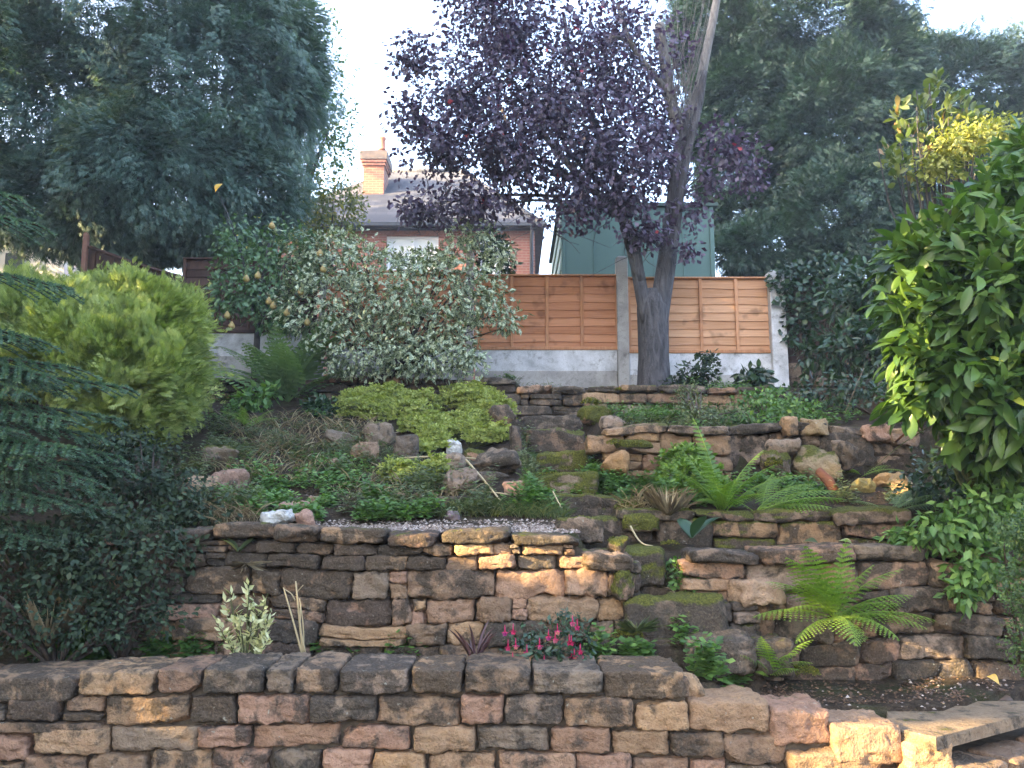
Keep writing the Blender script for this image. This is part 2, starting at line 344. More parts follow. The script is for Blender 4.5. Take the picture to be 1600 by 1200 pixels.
MAT = dict(
 stone=stone_mat(), mortar=plain('earth_mortar', (.045, .034, .025), (.12, .09, .062), 20),
 white=plain('white_stone', (.30, .29, .27), (.62, .61, .58), 14, bs_=.8, bd=.02), slab=plain('pale_slab', (.070, .050, .034), (.18, .13, .09), 7, fine=40),
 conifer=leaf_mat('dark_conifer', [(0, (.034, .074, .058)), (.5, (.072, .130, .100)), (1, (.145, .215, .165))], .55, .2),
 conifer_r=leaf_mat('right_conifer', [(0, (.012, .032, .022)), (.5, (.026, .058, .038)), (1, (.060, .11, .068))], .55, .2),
 spruce=leaf_mat('spruce_needle', [(0, (.035, .075, .055)), (.6, (.085, .155, .105)), (1, (.17, .26, .15))], .5, .25),
 gold=leaf_mat('golden_thuja', [(0, (.10, .14, .04)), (.5, (.23, .29, .08)), (1, (.46, .49, .17))], .55, .35),
 plum=leaf_mat('plum_leaf', [(0, (.036, .025, .042)), (.6, (.078, .060, .098)), (.97, (.125, .10, .16)), (1, (.30, .04, .05))], .5, .2, tcol=(1.5, .8, 1.2)),
 varieg=leaf_mat('variegated_leaf', [(0, (.030, .066, .034)), (.6, (.065, .12, .058)), (1, (.12, .18, .085))], .45, .2, edge=(.42, .46, .32), eth=(.97, 1.07)),
 euon=leaf_mat('euonymus_leaf', [(0, (.05, .10, .04)), (.7, (.09, .15, .06)), (1, (.2, .28, .08))], .35, .2, edge=(.58, .58, .34), eth=(.78, .88)),
 pear=leaf_mat('pear_leaf', [(0, (.05, .10, .05)), (.6, (.10, .185, .09)), (.96, (.17, .27, .13)), (1, (.5, .4, .08))], .4, .25),
 laurel=leaf_mat('laurel_leaf', [(0, (.028, .070, .018)), (.5, (.060, .120, .026)), (.95, (.12, .20, .045)), (1, (.36, .40, .05))], .38, .3, spec=.4),
 magno=leaf_mat('magnolia_leaf', [(0, (.06, .10, .035)), (.6, (.12, .16, .05)), (.85, (.19, .21, .07)), (1, (.32, .20, .11))], .35, .28),
 yellow=leaf_mat('yellow_leaf', [(0, (.22, .25, .05)), (.6, (.28, .30, .08)), (1, (.42, .41, .14))], .5, .35),
 decid=leaf_mat('green_leaf', [(0, (.035, .075, .028)), (.7, (.08, .14, .045)), (1, (.16, .20, .05))], .45, .35),
 olive=leaf_mat('olive_leaf', [(0, (.06, .085, .018)), (.7, (.14, .15, .03)), (1, (.35, .27, .03))], .45, .4),
 dark=leaf_mat('dark_leaf', [(0, (.014, .034, .018)), (.6, (.028, .062, .030)), (1, (.055, .105, .05))], .35, .2),
 rose=leaf_mat('rose_leaf', [(0, (.012, .022, .012)), (.6, (.028, .048, .024)), (.985, (.065, .095, .048)), (1, (.085, .10, .05))], .7, .2, spec=.3),
 weed=leaf_mat('weed_leaf', [(0, (.045, .10, .025)), (.6, (.10, .20, .045)), (1, (.20, .31, .07))], .5, .3),
 weed2=leaf_mat('grey_weed_leaf', [(0, (.06, .09, .04)), (.6, (.12, .155, .07)), (1, (.22, .22, .10))], .55, .3),
 spurge=leaf_mat('golden_spurge_leaf', [(0, (.15, .20, .045)), (.5, (.30, .34, .09)), (1, (.48, .49, .15))], .6, .35),
 fern=leaf_mat('fern_frond', [(0, (.06, .13, .02)), (.6, (.14, .24, .035)), (1, (.26, .36, .06))], .5, .35),
 ferndark=leaf_mat('shade_fern_frond', [(0, (.07, .13, .06)), (.6, (.14, .22, .095)), (1, (.22, .31, .14))], .5, .3),
 moss=leaf_mat('moss', [(0, (.05, .060, .010)), (.5, (.13, .14, .018)), (1, (.27, .26, .03))], .8, .15),
 straw=leaf_mat('dry_straw', [(0, (.16, .11, .06)), (.6, (.34, .26, .14)), (1, (.5, .42, .26))], .7, 0),
 litter=leaf_mat('leaf_litter', [(0, (.03, .018, .01)), (.5, (.09, .05, .03)), (.9, (.2, .11, .06)), (1, (.4, .3, .15))], .8, 0),
 pink=leaf_mat('fuchsia_petal', [(0, (.35, .01, .06)), (.5, (.60, .03, .16)), (.75, (.35, .02, .22)), (1, (.75, .30, .22))], .5, .25),
 cordy=leaf_mat('purple_blade', [(0, (.06, .03, .035)), (1, (.14, .07, .07))], .5, .1),
 gravel=leaf_mat('gravel_chips', [(0, (.09, .065, .052)), (.5, (.20, .15, .125)), (1, (.38, .33, .29))], .8, 0),
 fruit=plain('pear_skin', (.26, .17, .06), (.38, .30, .12), 30, .45), yleaf=plain('fallen_yellow', (.50, .27, .03), (.62, .38, .05), 30, .5),
 bark=bark_mat('plum_bark', (.024, .022, .025), (.10, .094, .10)), bark_pale_lit=bark_mat('pale_lit_bark', (.10, .09, .085), (.24, .22, .20)), barkdk=bark_mat('brown_bark', (.03, .02, .014), (.09, .06, .042)),
 twig=plain('twig', (.10, .075, .055), (.2, .16, .12), 30), greentwig=plain('green_twig', (.05, .06, .02), (.12, .13, .05), 30),
 panel=wood_mat('fence_panel_wood', (.34, .135, .06), (.52, .245, .13)), panel_sun_tone=wood_mat('sun_tone_panel_wood', (.42, .215, .11), (.60, .345, .20)), batten=wood_mat('batten_wood', (.36, .16, .075), (.56, .29, .155), False), oldwood=wood_mat('old_brown_fence', (.030, .016, .012), (.085, .045, .034), False),
 redpost=wood_mat('brown_post', (.20, .10, .07), (.33, .19, .14), False), log=wood_mat('red_log', (.11, .045, .028), (.22, .10, .06)),
 conc=concrete_mat('concrete_post', (.25, .235, .22), (.40, .38, .36), (.13, .12, .11)), board=concrete_mat('gravel_board', (.36, .36, .37), (.62, .62, .64), (.16, .155, .145)),
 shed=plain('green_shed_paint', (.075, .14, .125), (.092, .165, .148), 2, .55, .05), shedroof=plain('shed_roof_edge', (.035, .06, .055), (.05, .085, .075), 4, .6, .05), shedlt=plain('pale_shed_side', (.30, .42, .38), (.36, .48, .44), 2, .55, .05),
 brick=brick_mat(), slate=slate_mat(), gutter=plain('gutter', (.03, .035, .045), (.05, .055, .07), 5, .4, .05), pot=plain('chimney_pot', (.40, .15, .09), (.52, .22, .14), 6),
 capst=plain('chimney_cap', (.13, .10, .085), (.22, .17, .14), 6), upvc=plain('white_frame', (.78, .78, .78), (.84, .84, .84), 5, .4, .02), cream=plain('cream_render', (.62, .58, .52), (.72, .68, .62), 2), clay=plain('clay_tile', (.20, .09, .06), (.32, .15, .10), 12),
)
g_, t_, b_ = nm('window_glass'); b_.inputs['Base Color'].default_value = (.05, .06, .07, 1); b_.inputs['Roughness'].default_value = .06; b_.inputs['Specular IOR Level'].default_value = 1.0; MAT['glass'] = g_
MAT['blind'] = plain('window_blind', (.72, .74, .74), (.80, .82, .82), 3, .7, .02)
# ------------------------------------------------------------------ ground
def pw(y, pts):
    xs, zs = zip(*pts); return np.interp(y, xs, zs)
STEPZ = {i: P(900, py, Y)[2] for i, (py, Y) in enumerate([(1003, 4.0), (940, 4.25), (864, 4.55), (815, 4.9), (775, 5.5), (738, 6.0), (708, 6.6), (675, 7.2)])}
STEPY = [4.0, 4.25, 4.55, 4.9, 5.5, 6.0, 6.6, 7.2]
LEFTP = [(-50, 0), (3.68, 0), (3.78, .80), (4.40, .80), (4.50, 1.43), (4.95, 1.50), (9.06, 2.70), (9.16, 2.93), (10.1, 3.0), (14, 3.2), (24, 3.9), (60, 5), (900, 5)]
RIGHTP = [(-50, 0), (3.68, 0), (3.78, .70), (4.45, .70), (4.55, 1.29), (5.08, 1.33), (5.18, 1.55), (6.35, 1.72), (6.45, 2.12), (8.28, 2.46), (8.38, 2.68), (10.1, 2.98), (14, 3.2), (24, 3.9), (60, 5), (900, 5)]
STAIRP = [(-50, 0), (3.68, 0), (3.78, .70)] + [q for i, y in enumerate(STEPY) for q in ((y+.06, (STEPZ[i-1] if i else .72)-.02), (y+.14, STEPZ[i]-.05))] + [(8.28, 2.36), (8.38, 2.72), (10.1, 2.98), (14, 3.2), (24, 3.9), (60, 5), (900, 5)]
XL = lambda y: pw(y, [(3.5, 1.02), (4.0, .92), (4.25, .50), (4.45, .44), (5, .36), (6, .16), (7, .13), (8.2, .08), (12, 0)])
XR = lambda y: pw(y, [(3.5, 1.02), (4.0, 1.25), (4.25, 1.12), (4.5, .86), (5, .62), (6, .65), (7, .68), (8.2, .74), (12, .8)])
YW = lambda x: np.where(x > 1.78, 3.45+.60*(x-1.78), 3.68)
def H(x, y, rough=True):
    x = np.asarray(x, float); y = np.asarray(y, float)
    zl, zr, zs = pw(y, LEFTP), pw(y, RIGHTP), pw(y, STAIRP)
    a = np.clip((x-XL(y))/.10+.5, 0, 1); b = np.clip((x-XR(y))/.10+.5, 0, 1)
    z = zl*(1-a)+zs*a*(1-b)+zr*b
    # right-hand corner: raised path in front of the wall's return
    yw = 3.45+.60*np.maximum(x-1.78, 0)+.28
    z = np.where((x > 1.72) & (y < yw), np.where(y > 1.5, .44, np.clip((y-.9)/.6, 0, 1)*.44), z)
    z = np.where((x > 1.45) & (x <= 1.72) & (y < 3.6), 0, z)
    if rough:
        m = np.clip((y-3.8)/.3, 0, 1)*np.clip((40-y)/10, 0, 1); n = fbm(np.stack([x*2.2, y*2.2, 0*x], -1), 5, 4)
        slope = np.clip((y-4.9)/.4, 0, 1)*np.clip((9-y)/.5, 0, 1)
        z = z+m*n*(.012+.045*slope)
    return z
def hit(px, py, y0=3.9, y1=10.2):
    """where the sight line through a photo pixel meets the ground"""
    px, py = np.atleast_1d(px).astype(float), np.atleast_1d(py).astype(float)
    cx, cy = (px-800)/F, (600-py)/F
    d = np.stack([cx, math.cos(PITCH)-cy*math.sin(PITCH), math.sin(PITCH)+cy*math.cos(PITCH)], -1); d = d/d[:, 1:2]
    Y = np.full(len(px), y1); done = np.zeros(len(px), bool)
    for yy in np.arange(y0, y1, .03):
        z = EYE+d[:, 2]*yy; h = H(d[:, 0]*yy, np.full(len(px), yy)); new = (~done) & (z <= h); Y[new] = yy; done |= new
    lo, hi = Y-.03, Y.copy()
    for _ in range(6):
        md = (lo+hi)/2; up = EYE+d[:, 2]*md <= H(d[:, 0]*md, md); hi = np.where(up, md, hi); lo = np.where(up, lo, md)
    Y = hi; p = np.stack([d[:, 0]*Y, Y, H(d[:, 0]*Y, Y)], -1); return p
def gz(p): p = np.array(p, float); p[..., 2] = H(p[..., 0], p[..., 1]); return p
def axis_pts(lo, hi, step, far):
    a = np.arange(lo, hi+1e-6, step); g = np.geomspace(step*2, far, 26); return np.concatenate([lo-g[::-1], a, hi+g])
gx, gy = axis_pts(-6.5, 6.5, .05, 500), axis_pts(-1, 11, .045, 800)
X, Yg = np.meshgrid(gx, gy); Zg = H(X, Yg)
nx, ny = len(gx), len(gy); i = np.arange(nx*ny).reshape(ny, nx)
G = Geo(); G.add(np.stack([X, Yg, Zg], -1), np.stack([i[:-1, :-1], i[:-1, 1:], i[1:, 1:], i[1:, :-1]], -1).reshape(-1, 4))
m, t, bs = nm('soil'); n1 = noise(t, 3, 5, .6); n2 = noise(t, 22, 5, .7); n3 = noise(t, 110, 3, .7)
c = ramp(t, math_(t, 'ADD', math_(t, 'MULTIPLY', n2, .6), math_(t, 'MULTIPLY', n3, .4)), [(.32, (.018, .013, .009)), (.52, (.060, .043, .030)), (.70, (.13, .095, .065))])
c = mixc(t, ramp(t, n1, [(.5, (0, 0, 0)), (.66, (.7, .7, .7))]), c, (.045, .055, .018)); t.links.new(c, bs.inputs['Base Color'])
bs.inputs['Roughness'].default_value = .95; bs.inputs['Specular IOR Level'].default_value = .15; bump(t, bs, math_(t, 'ADD', n2, n3), .9, .03)
tag(G.build('ground', m), kind='structure')
# ------------------------------------------------------------------ walls
def courses(x0, x1, z0, z1, hr, lr, rng, split=.18):
    out = []; z = z0
    while z < z1-.02:
        h = rng.uniform(*hr)
        if z1-z-h < hr[0]*.7: h = z1-z
        x = x0-rng.uniform(0, lr[0])
        while x < x1:
            L = rng.uniform(*lr)*(1.25 if rng.random() < .2 else 1)
            if x1-x-L < lr[0]*.5: L = x1-x
            if rng.random() < split and h > hr[0]*1.1 and L > lr[0]:
                s = rng.uniform(.4, .6); out += [(x, x+L, z, z+h*s), (x, x+L, z+h*s, z+h)]
            elif rng.random() < split*.5:
                s = rng.uniform(.55, .8); out += [(x, x+L*s, z, z+h), (x+L*s, x+L, z, z+h*.55), (x+L*s, x+L, z+h*.55, z+h)]
            else: out.append((x, x+L, z, z+h))
            x += L
        z += h
    return out
def warpf(A, seed, fx=1.4, fz=3.0):
    def f(p):
        q = np.stack([p[:, 0]*fx, p[:, 0]*0+seed, p[:, 2]*fz], -1); p = p.copy()
        p[:, 2] += A*fbm(q, seed, 2); p[:, 0] += A*.8*fbm(q+50, seed+3, 2); return p
    return f
def lay(G, rects, Yf, rng, depth=.26, gap=.005, n=7, k=11, warm=.7, darkf=None, moss=0, rough=.07, warp=None, face=.025, jit=.07):
    for (x0, x1, z0, z1) in rects:
        xm, zm = (x0+x1)/2, (z0+z1)/2; y = Yf(xm); d = depth*rng.uniform(.85, 1.1)
        dk = (darkf(xm, zm) if darkf else .45)+rng.uniform(-.13, .13)
        stone(G, (xm, y+d/2+rng.uniform(-face, face), zm), (x1-x0-gap, d, z1-z0-gap), rng, n=n, k=k, jit=jit, rough=rough, cuts=2, cutd=(1.05, 1.5), yaw=rng.uniform(-.05, .05)+math.atan((Yf(xm+.1)-Yf(xm-.1))/.2), tint=tintof(rng, warm), dark=dk, moss=moss if not callable(moss) else moss(xm, zm), post=warp)
def backing(pts, z0, z1, parent, y_off=.07, th=.16):
    """earth and mortar behind the stones, along a path of (x, y)"""
    G = Geo(); pts = np.asarray(pts, float); t = unit(np.gradient(pts, axis=0)); nn = np.stack([-t[:, 1], t[:, 0]], -1)
    a, b = pts+nn*y_off, pts+nn*(y_off+th); z0 = np.broadcast_to(z0, len(pts)); z1 = np.broadcast_to(z1, len(pts))
    V = np.stack([np.c_[a, z0], np.c_[a, z1], np.c_[b, z1], np.c_[b, z0]], 1); n = len(pts); f = []
    for i in range(n-1):
        for j in range(4): f.append([4*i+j, 4*(i+1)+j, 4*(i+1)+(j+1) % 4, 4*i+(j+1) % 4])
    f += [[0, 1, 2, 3], [4*n-1, 4*n-2, 4*n-3, 4*n-4]]
    G.add(V, np.array(f)); return G.build('mortar', MAT['mortar'], parent, smooth=False)
# --- lower front wall, traced stone by stone
Y1 = 3.55
def rect_px(a, b, c, d, Y): p, q = P(a, d, Y), P(b, c, Y); return (p[0], q[0], p[2], q[2])
rng = rs(11)
wall = thing('retaining_wall', 'low front retaining wall of squared sandstone blocks with dark coping along the bottom of the photo', 'stone wall', (-.6, Y1, 0))
cop = [(-190, -60, 1063, 1101), (-58, 117, 1058, 1097), (118, 240, 1050, 1086), (241, 314, 1047, 1084), (315, 412, 1045, 1083), (413, 457, 1045, 1083), (458, 526, 1045, 1084), (527, 640, 1047, 1084), (641, 724, 1047, 1084), (725, 830, 1044, 1084), (832, 943, 1050, 1084), (943, 1074, 1050, 1094)]
for a, b, c, d in cop:
    G = Geo(); x0, x1, z0, z1 = rect_px(a, b, c, d, Y1-.015)
    stone(G, ((x0+x1)/2, Y1+.165+rng.uniform(-.015, .015), (z0+z1)/2), (x1-x0-.008, .36, z1-z0), rng, n=20, k=15, jit=.035, rough=.09, cuts=2, cutd=(1.2, 1.5), tint=tintof(rng, .5), dark=.57+rng.uniform(-.08, .10), moss=.15)
    G.build('coping_stone', MAT['stone'], wall)
body = [(-190, -60, 1104, 1140), (-60, 14, 1100, 1128), (15, 97, 1092, 1124), (98, 161, 1088, 1111), (-60, 160, 1126, 1143), (98, 160, 1112, 1124), (162, 294, 1087, 1132), (295, 369, 1087, 1129), (370, 481, 1087, 1128), (482, 586, 1088, 1127), (587, 718, 1087, 1133), (720, 788, 1087, 1132), (790, 883, 1088, 1132), (884, 991, 1092, 1136), (993, 1076, 1098, 1144),
        (-190, -20, 1145, 1186), (-18, 51, 1147, 1190), (53, 171, 1135, 1176), (172, 312, 1134, 1172), (308, 391, 1132, 1165), (392, 528, 1130, 1167), (530, 642, 1133, 1170), (644, 744, 1134, 1174), (746, 859, 1134, 1173), (861, 953, 1137, 1178), (955, 1046, 1142, 1183), (1047, 1130, 1147, 1186), (1131, 1228, 1150, 1196), (1078, 1206, 1097, 1146), (1058, 1078, 1060, 1092),
        (1208, 1298, 1109, 1166), (1299, 1400, 1131, 1186), (1401, 1470, 1150, 1200), (1229, 1374, 1170, 1216), (1376, 1470, 1202, 1250),
        (-190, -40, 1190, 1232), (-40, 36, 1193, 1236), (37, 137, 1180, 1224), (138, 233, 1175, 1220), (234, 328, 1171, 1214), (329, 421, 1168, 1212), (422, 502, 1170, 1214), (503, 582, 1171, 1216), (583, 667, 1173, 1216), (668, 777, 1176, 1218), (778, 900, 1175, 1218), (901, 985, 1180, 1222), (987, 1078, 1186, 1226), (1079, 1135, 1188, 1230), (1136, 1228, 1198, 1240)]
G = Geo(); warp = warpf(.006, 3)
for a, b, c, d in body:
    x0, x1, z0, z1 = rect_px(a, b, c, d, Y1)
    mid_x = (a+b)/2; yy = Y1-(.10 if mid_x > 1395 else 0.05 if mid_x > 1290 else 0)
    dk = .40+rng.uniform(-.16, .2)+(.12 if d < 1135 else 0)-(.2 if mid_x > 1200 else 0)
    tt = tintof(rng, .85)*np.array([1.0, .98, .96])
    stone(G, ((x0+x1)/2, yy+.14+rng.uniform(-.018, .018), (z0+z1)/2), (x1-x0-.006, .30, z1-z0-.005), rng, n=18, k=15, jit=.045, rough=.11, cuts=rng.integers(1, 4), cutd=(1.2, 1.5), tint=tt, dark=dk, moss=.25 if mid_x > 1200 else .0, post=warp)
x0, x1 = P(-190, 1200, Y1)[0], P(1470, 1200, Y1)[0]
lower = courses(x0, x1-.05, 0.0, P(800, 1232, Y1)[2]-.02, (.12, .15), (.2, .34), rng, .05)
lay(G, lower, lambda x: Y1, rng, .28, .008, 7, 8, .8, lambda x, z: .4)
G.build('stonework', MAT['stone'], wall)
backing([(x0, Y1), (P(1074, 1100, Y1)[0], Y1)], 0, P(800, 1062, Y1)[2]-.03, wall, .045, .24)
backing([(P(1074, 1100, Y1)[0], Y1), (P(1215, 1100, Y1)[0], Y1)], 0, P(1140, 1110, Y1)[2], wall, .045, .24)
backing([(P(1215, 1100, Y1)[0], Y1-.03), (1.68, Y1-.05)], 0, P(1340, 1150, Y1)[2], wall, .06, .24)
# return of the wall to the right of the corner, below the pale slab
G = Geo(); rt = lambda x: 3.45+.60*(x-1.78)
lay(G, courses(1.80, 3.6, 0.40, .568, (.07, .1), (.2, .35), rng), lambda x: rt(x)-.055, rng, .2, .004, 10, 11, .9, lambda x, z: .5)
G.build('return_stonework', MAT['stone'], wall)
backing([(1.84, rt(1.84)), (3.6, rt(3.6))], .2, .55, wall, .05, .2)
# pale slab on that corner
def prism(G, poly, z0, z1, **at):
    poly = np.asarray(poly, float); n = len(poly); c = poly.mean(0); ins = poly+(c-poly)*.012
    V = np.concatenate([np.c_[poly, np.full(n, z0)], np.c_[poly, np.full(n, z1-.01)], np.c_[ins, np.full(n, z1)], [[*c, z0]], [[*c, z1]]])
    j = np.arange(n); k = (j+1) % n
    q = np.concatenate([np.stack([j, k, n+k, n+j], -1), np.stack([n+j, n+k, 2*n+k, 2*n+j], -1)])
    tt = np.concatenate([np.stack([k, j, np.full(n, 3*n)], -1), np.stack([2*n+j, 2*n+k, np.full(n, 3*n+1)], -1)])
    return G.add(V, [q, tt], **at)
zs = P(1465, 1150, 3.42)[2]
G = Geo(); q = [P(a, b, y)[:2] for a, b, y in ((1462, 1152, 3.40), (1480, 1150, 3.44), (1640, 1110, 3.86), (1790, 1090, 4.1), (1600, 1098, 4.0), (1400, 1100, 3.98), (1385, 1112, 3.84), (1385, 1135, 3.56))]
prism(G, q, zs-.05, zs, tint=(.25, .185, .125), dark=.42, moss=.25)
tag(G.build('paving_slab', MAT['stone'], None, (2.0, 3.7, zs-.075), smooth=False), 'pale flat stone slab capping the wall corner beside fallen yellow leaf', 'slab')
# step of lit paving in the very corner
G = Geo(); prism(G, [(1.80, 2.9), (3.2, 2.9), (3.9, 4.35), (3.0, 4.02), (1.90, 3.40)], .44, .515, tint=(.34, .24, .14), dark=.25)
tag(G.build('garden_path', MAT['stone'], None, (2.2, 3.2, .44), smooth=False), kind='structure')
# --- dry stone walls on the terraces
def dry_wall(name, label, px0, px1, ytop, ybot, Y, seed, hr=(.07, .13), lr=(.16, .36), warm=.7, darkf=None, moss=0, topf=None, n=7, copw=(.28, .5), copn=True, copd=.58, yaw_dx=0, warpA=.02, rough=.08):
    rng = rs(seed); a, b = P(px0, ybot, Y), P(px1, ytop, Y); x0, x1 = a[0], b[0]; z0, z1 = a[2]-.04, b[2]
    Yf = lambda x: Y+yaw_dx*(x-x0)
    wl = thing(name, label, 'stone wall', ((x0+x1)/2, Y, z0))
    warp = warpf(warpA, seed); ch = .062
    rects = courses(x0, x1, z0, z1-(ch if copn else 0), hr, lr, rng)
    if topf: rects = [r for r in rects if (r[2]+r[3])/2 < topf((r[0]+r[1])/2)]
    G = Geo(); lay(G, rects, Yf, rng, .26, .004, n, 11, warm, darkf, moss if not callable(moss) else moss, rough=rough, warp=warp, jit=.085)
    G.build('stonework', MAT['stone'], wl)
    if copn:
        x = x0
        while x < x1-.02:
            L = rng.uniform(*copw)
            if x1-x-L < copw[0]*.6: L = x1-x
            zt = z1 if not topf else min(z1, topf(x+L/2)); G = Geo()
            stone(G, (x+L/2, Yf(x+L/2)+.13+rng.uniform(-.03, .02), zt-ch/2+rng.uniform(-.012, .015)), (L-.012, .34, ch*rng.uniform(.9, 1.3)), rng, n=11, k=9, jit=.10, rough=.15, cuts=2, cutd=(.9, 1.3), tilt=rng.uniform(-.05, .05), roll=rng.uniform(-.04, .04), tint=tintof(rng, .5), dark=copd+rng.uniform(-.1, .1), moss=.3 if not callable(moss) else moss(x, z1), post=warp)
            G.build('coping_stone', MAT['stone'], wl); x += L
    px = np.linspace(x0+.03, x1-.03, 12); zt = np.full(12, z1-.07) if not topf else np.array([min(z1, topf(v))-.07 for v in px])
    backing(np.c_[px, [Yf(v) for v in px]], z0-.1, zt, wl, .10, .15)
    return wl
YM = 4.3
zM = P(800, 830, YM)[2]
def mid_top(x):   # the right end steps down beside the stairs
    u = 800+x*F/YM; return zM if u < 915 else P(800, np.interp(u, [915, 940, 960, 1000, 1060], [832, 862, 885, 915, 990]), YM)[2]
dry_wall('dry_stone_wall', 'broad dry stone wall of thin pink and blackened stones, under the gravel terrace and behind the fuchsia', 150, 985, 832, 1032, YM, 21, (.07, .135), (.14, .36), .8,
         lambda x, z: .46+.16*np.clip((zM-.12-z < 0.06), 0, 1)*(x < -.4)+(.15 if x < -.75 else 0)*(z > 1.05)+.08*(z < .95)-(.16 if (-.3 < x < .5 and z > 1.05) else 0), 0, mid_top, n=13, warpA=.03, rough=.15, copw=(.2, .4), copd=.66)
dry_wall('dry_stone_wall', 'dry stone wall of brown blocks right of the stairs behind the largest bright green fern', 1085, 1640, 863, 1058, 4.38, 22, (.08, .135), (.16, .36), .75,
         lambda x, z: .42+.12*(x > 1.6)+.1*(z < .95), lambda x, z: .25, None, n=12, warpA=.03, rough=.13)
dry_wall('boulder_wall', 'low wall of big mossy stones under the pair of green ferns halfway up on the right', 965, 1420, 797, 862, 5.02, 23, (.14, .22), (.3, .55), .45,
         lambda x, z: .58, lambda x, z: .62, None, n=9, copn=True, copw=(.3, .5))
dry_wall('dry_stone_wall', 'short dry stone wall of orange flat stones right of the upper steps', 948, 1140, 668, 752, 6.25, 24, (.09, .15), (.22, .42), .95,
         lambda x, z: .26, lambda x, z: .35, None, n=9, warpA=.035, rough=.12)
dry_wall('boulder_wall', 'rough wall of dark grey tumbled boulders behind the tall upright fern on the right', 1142, 1440, 668, 752, 6.4, 25, (.14, .22), (.24, .5), .25,
         lambda x, z: .55, lambda x, z: .35, None, n=9, warpA=.05, rough=.16)
dry_wall('dry_stone_wall', 'low top dry stone wall of orange blocks below the purple tree trunk', 918, 1200, 604, 644, 8.25, 26, (.11, .15), (.25, .45), .85,
         lambda x, z: .34, lambda x, z: .45, None, n=7)
dry_wall('dry_stone_wall', 'dark grey stone wall closing the top of the steps', 808, 917, 604, 664, 8.27, 27, (.10, .14), (.25, .5), .25, lambda x, z: .52, lambda x, z: .3, None, n=7)
dry_wall('dry_stone_wall', 'long low dark stone wall under the variegated shrub, above the yellow clump', 300, 806, 592, 632, 9.0, 28, (.12, .17), (.3, .6), .2, lambda x, z: .62, lambda x, z: .3, None, n=6)
# --- steps
st = thing('stone_steps', 'mossy rough stone steps climbing the middle of the bank', 'steps', (.6, 4.0, .7)); rng = rs(31)
for (a, b, top, bot, Y, dk, ms, d) in ((1080, 1185, 1003, 1046, 4.00, .62, .3, .34), (1186, 1245, 1005, 1046, 4.02, .62, .3, .3), (982, 1138, 941, 1006, 4.22, .72, .62, .45), (928, 1036, 864, 905, 4.50, .72, .72, .5), (990, 1076, 1010, 1040, 4.18, .7, .4, .2),
                              (1030, 1085, 905, 940, 4.6, .7, .5, .25), (872, 944, 812, 838, 4.62, .6, .6, .36), (862, 972, 776, 800, 5.45, .62, .62, .5), (830, 935, 739, 764, 5.98, .6, .82, .5), (842, 925, 708, 730, 6.58, .62, .82, .5), (822, 914, 672, 700, 7.2, .6, .45, .5), (820, 912, 650, 668, 7.9, .6, .3, .4)):
    x0, x1, z0, z1 = rect_px(a, b, top, bot, Y); G = Geo()
    stone(G, ((x0+x1)/2, Y+d/2, (z0+z1)/2-.02), (x1-x0, d, z1-z0+.05), rng, n=14, k=14, jit=.06, rough=.12, cuts=2, cutd=(1.15, 1.5), tilt=-.03, roll=rng.uniform(-.05, .05), yaw=rng.uniform(-.1, .1), tint=tintof(rng, .3), dark=dk, moss=ms)
    G.build('step', MAT['stone'], st)
G = Geo()
for a, b, yt, yb, Y in ((930, 1120, 1000, 1046, 4.2), (985, 1150, 900, 945, 4.56), (940, 1000, 880, 1000, 4.36), (1120, 1190, 940, 1006, 4.3)):
    x0, x1, z0, z1 = rect_px(a, b, yt, yb, Y); lay(G, courses(x0, x1, z0, z1, (.06, .1), (.12, .26), rng), lambda x: Y, rng, .2, .004, 9, 10, .4, lambda x, z: .62, .35, .14, warpf(.02, 5))
G.build('stonework', MAT['stone'], st)
# --- loose rocks, one thing each
def rock(name, label, px, py, wpx, hpx, seed, dk=.45, moss=.1, warm=.5, cuts=4, k=3.5, mat='stone', yaw=None, roll=0, Y=None, dz=0, tint=None, depth=None, cat='rock', rough=.14, n=11):
    rng = rs(seed); p = hit(px, py+hpx*.42)[0] if Y is None else P(px, py+hpx*.42, Y); m = p[1]/F; wd, h = wpx*m, hpx*m
    G = Geo(); d = depth or min(wd, h*1.6)
    stone(G, (p[0], p[1]+d*.3, p[2]+h*.40+dz), (wd*1.08, d, h*1.1), rng, n=n, k=k, jit=.14, rough=rough, cuts=cuts, yaw=rng.uniform(-.35, .35) if yaw is None else yaw, roll=roll, tint=tintof(rng, warm) if tint is None else tint, dark=dk, moss=moss)
    return tag(G.build(name, MAT[mat], None, (p[0], p[1]+d*.3, p[2])), label, cat)
PINK = (.40, .25, .19)
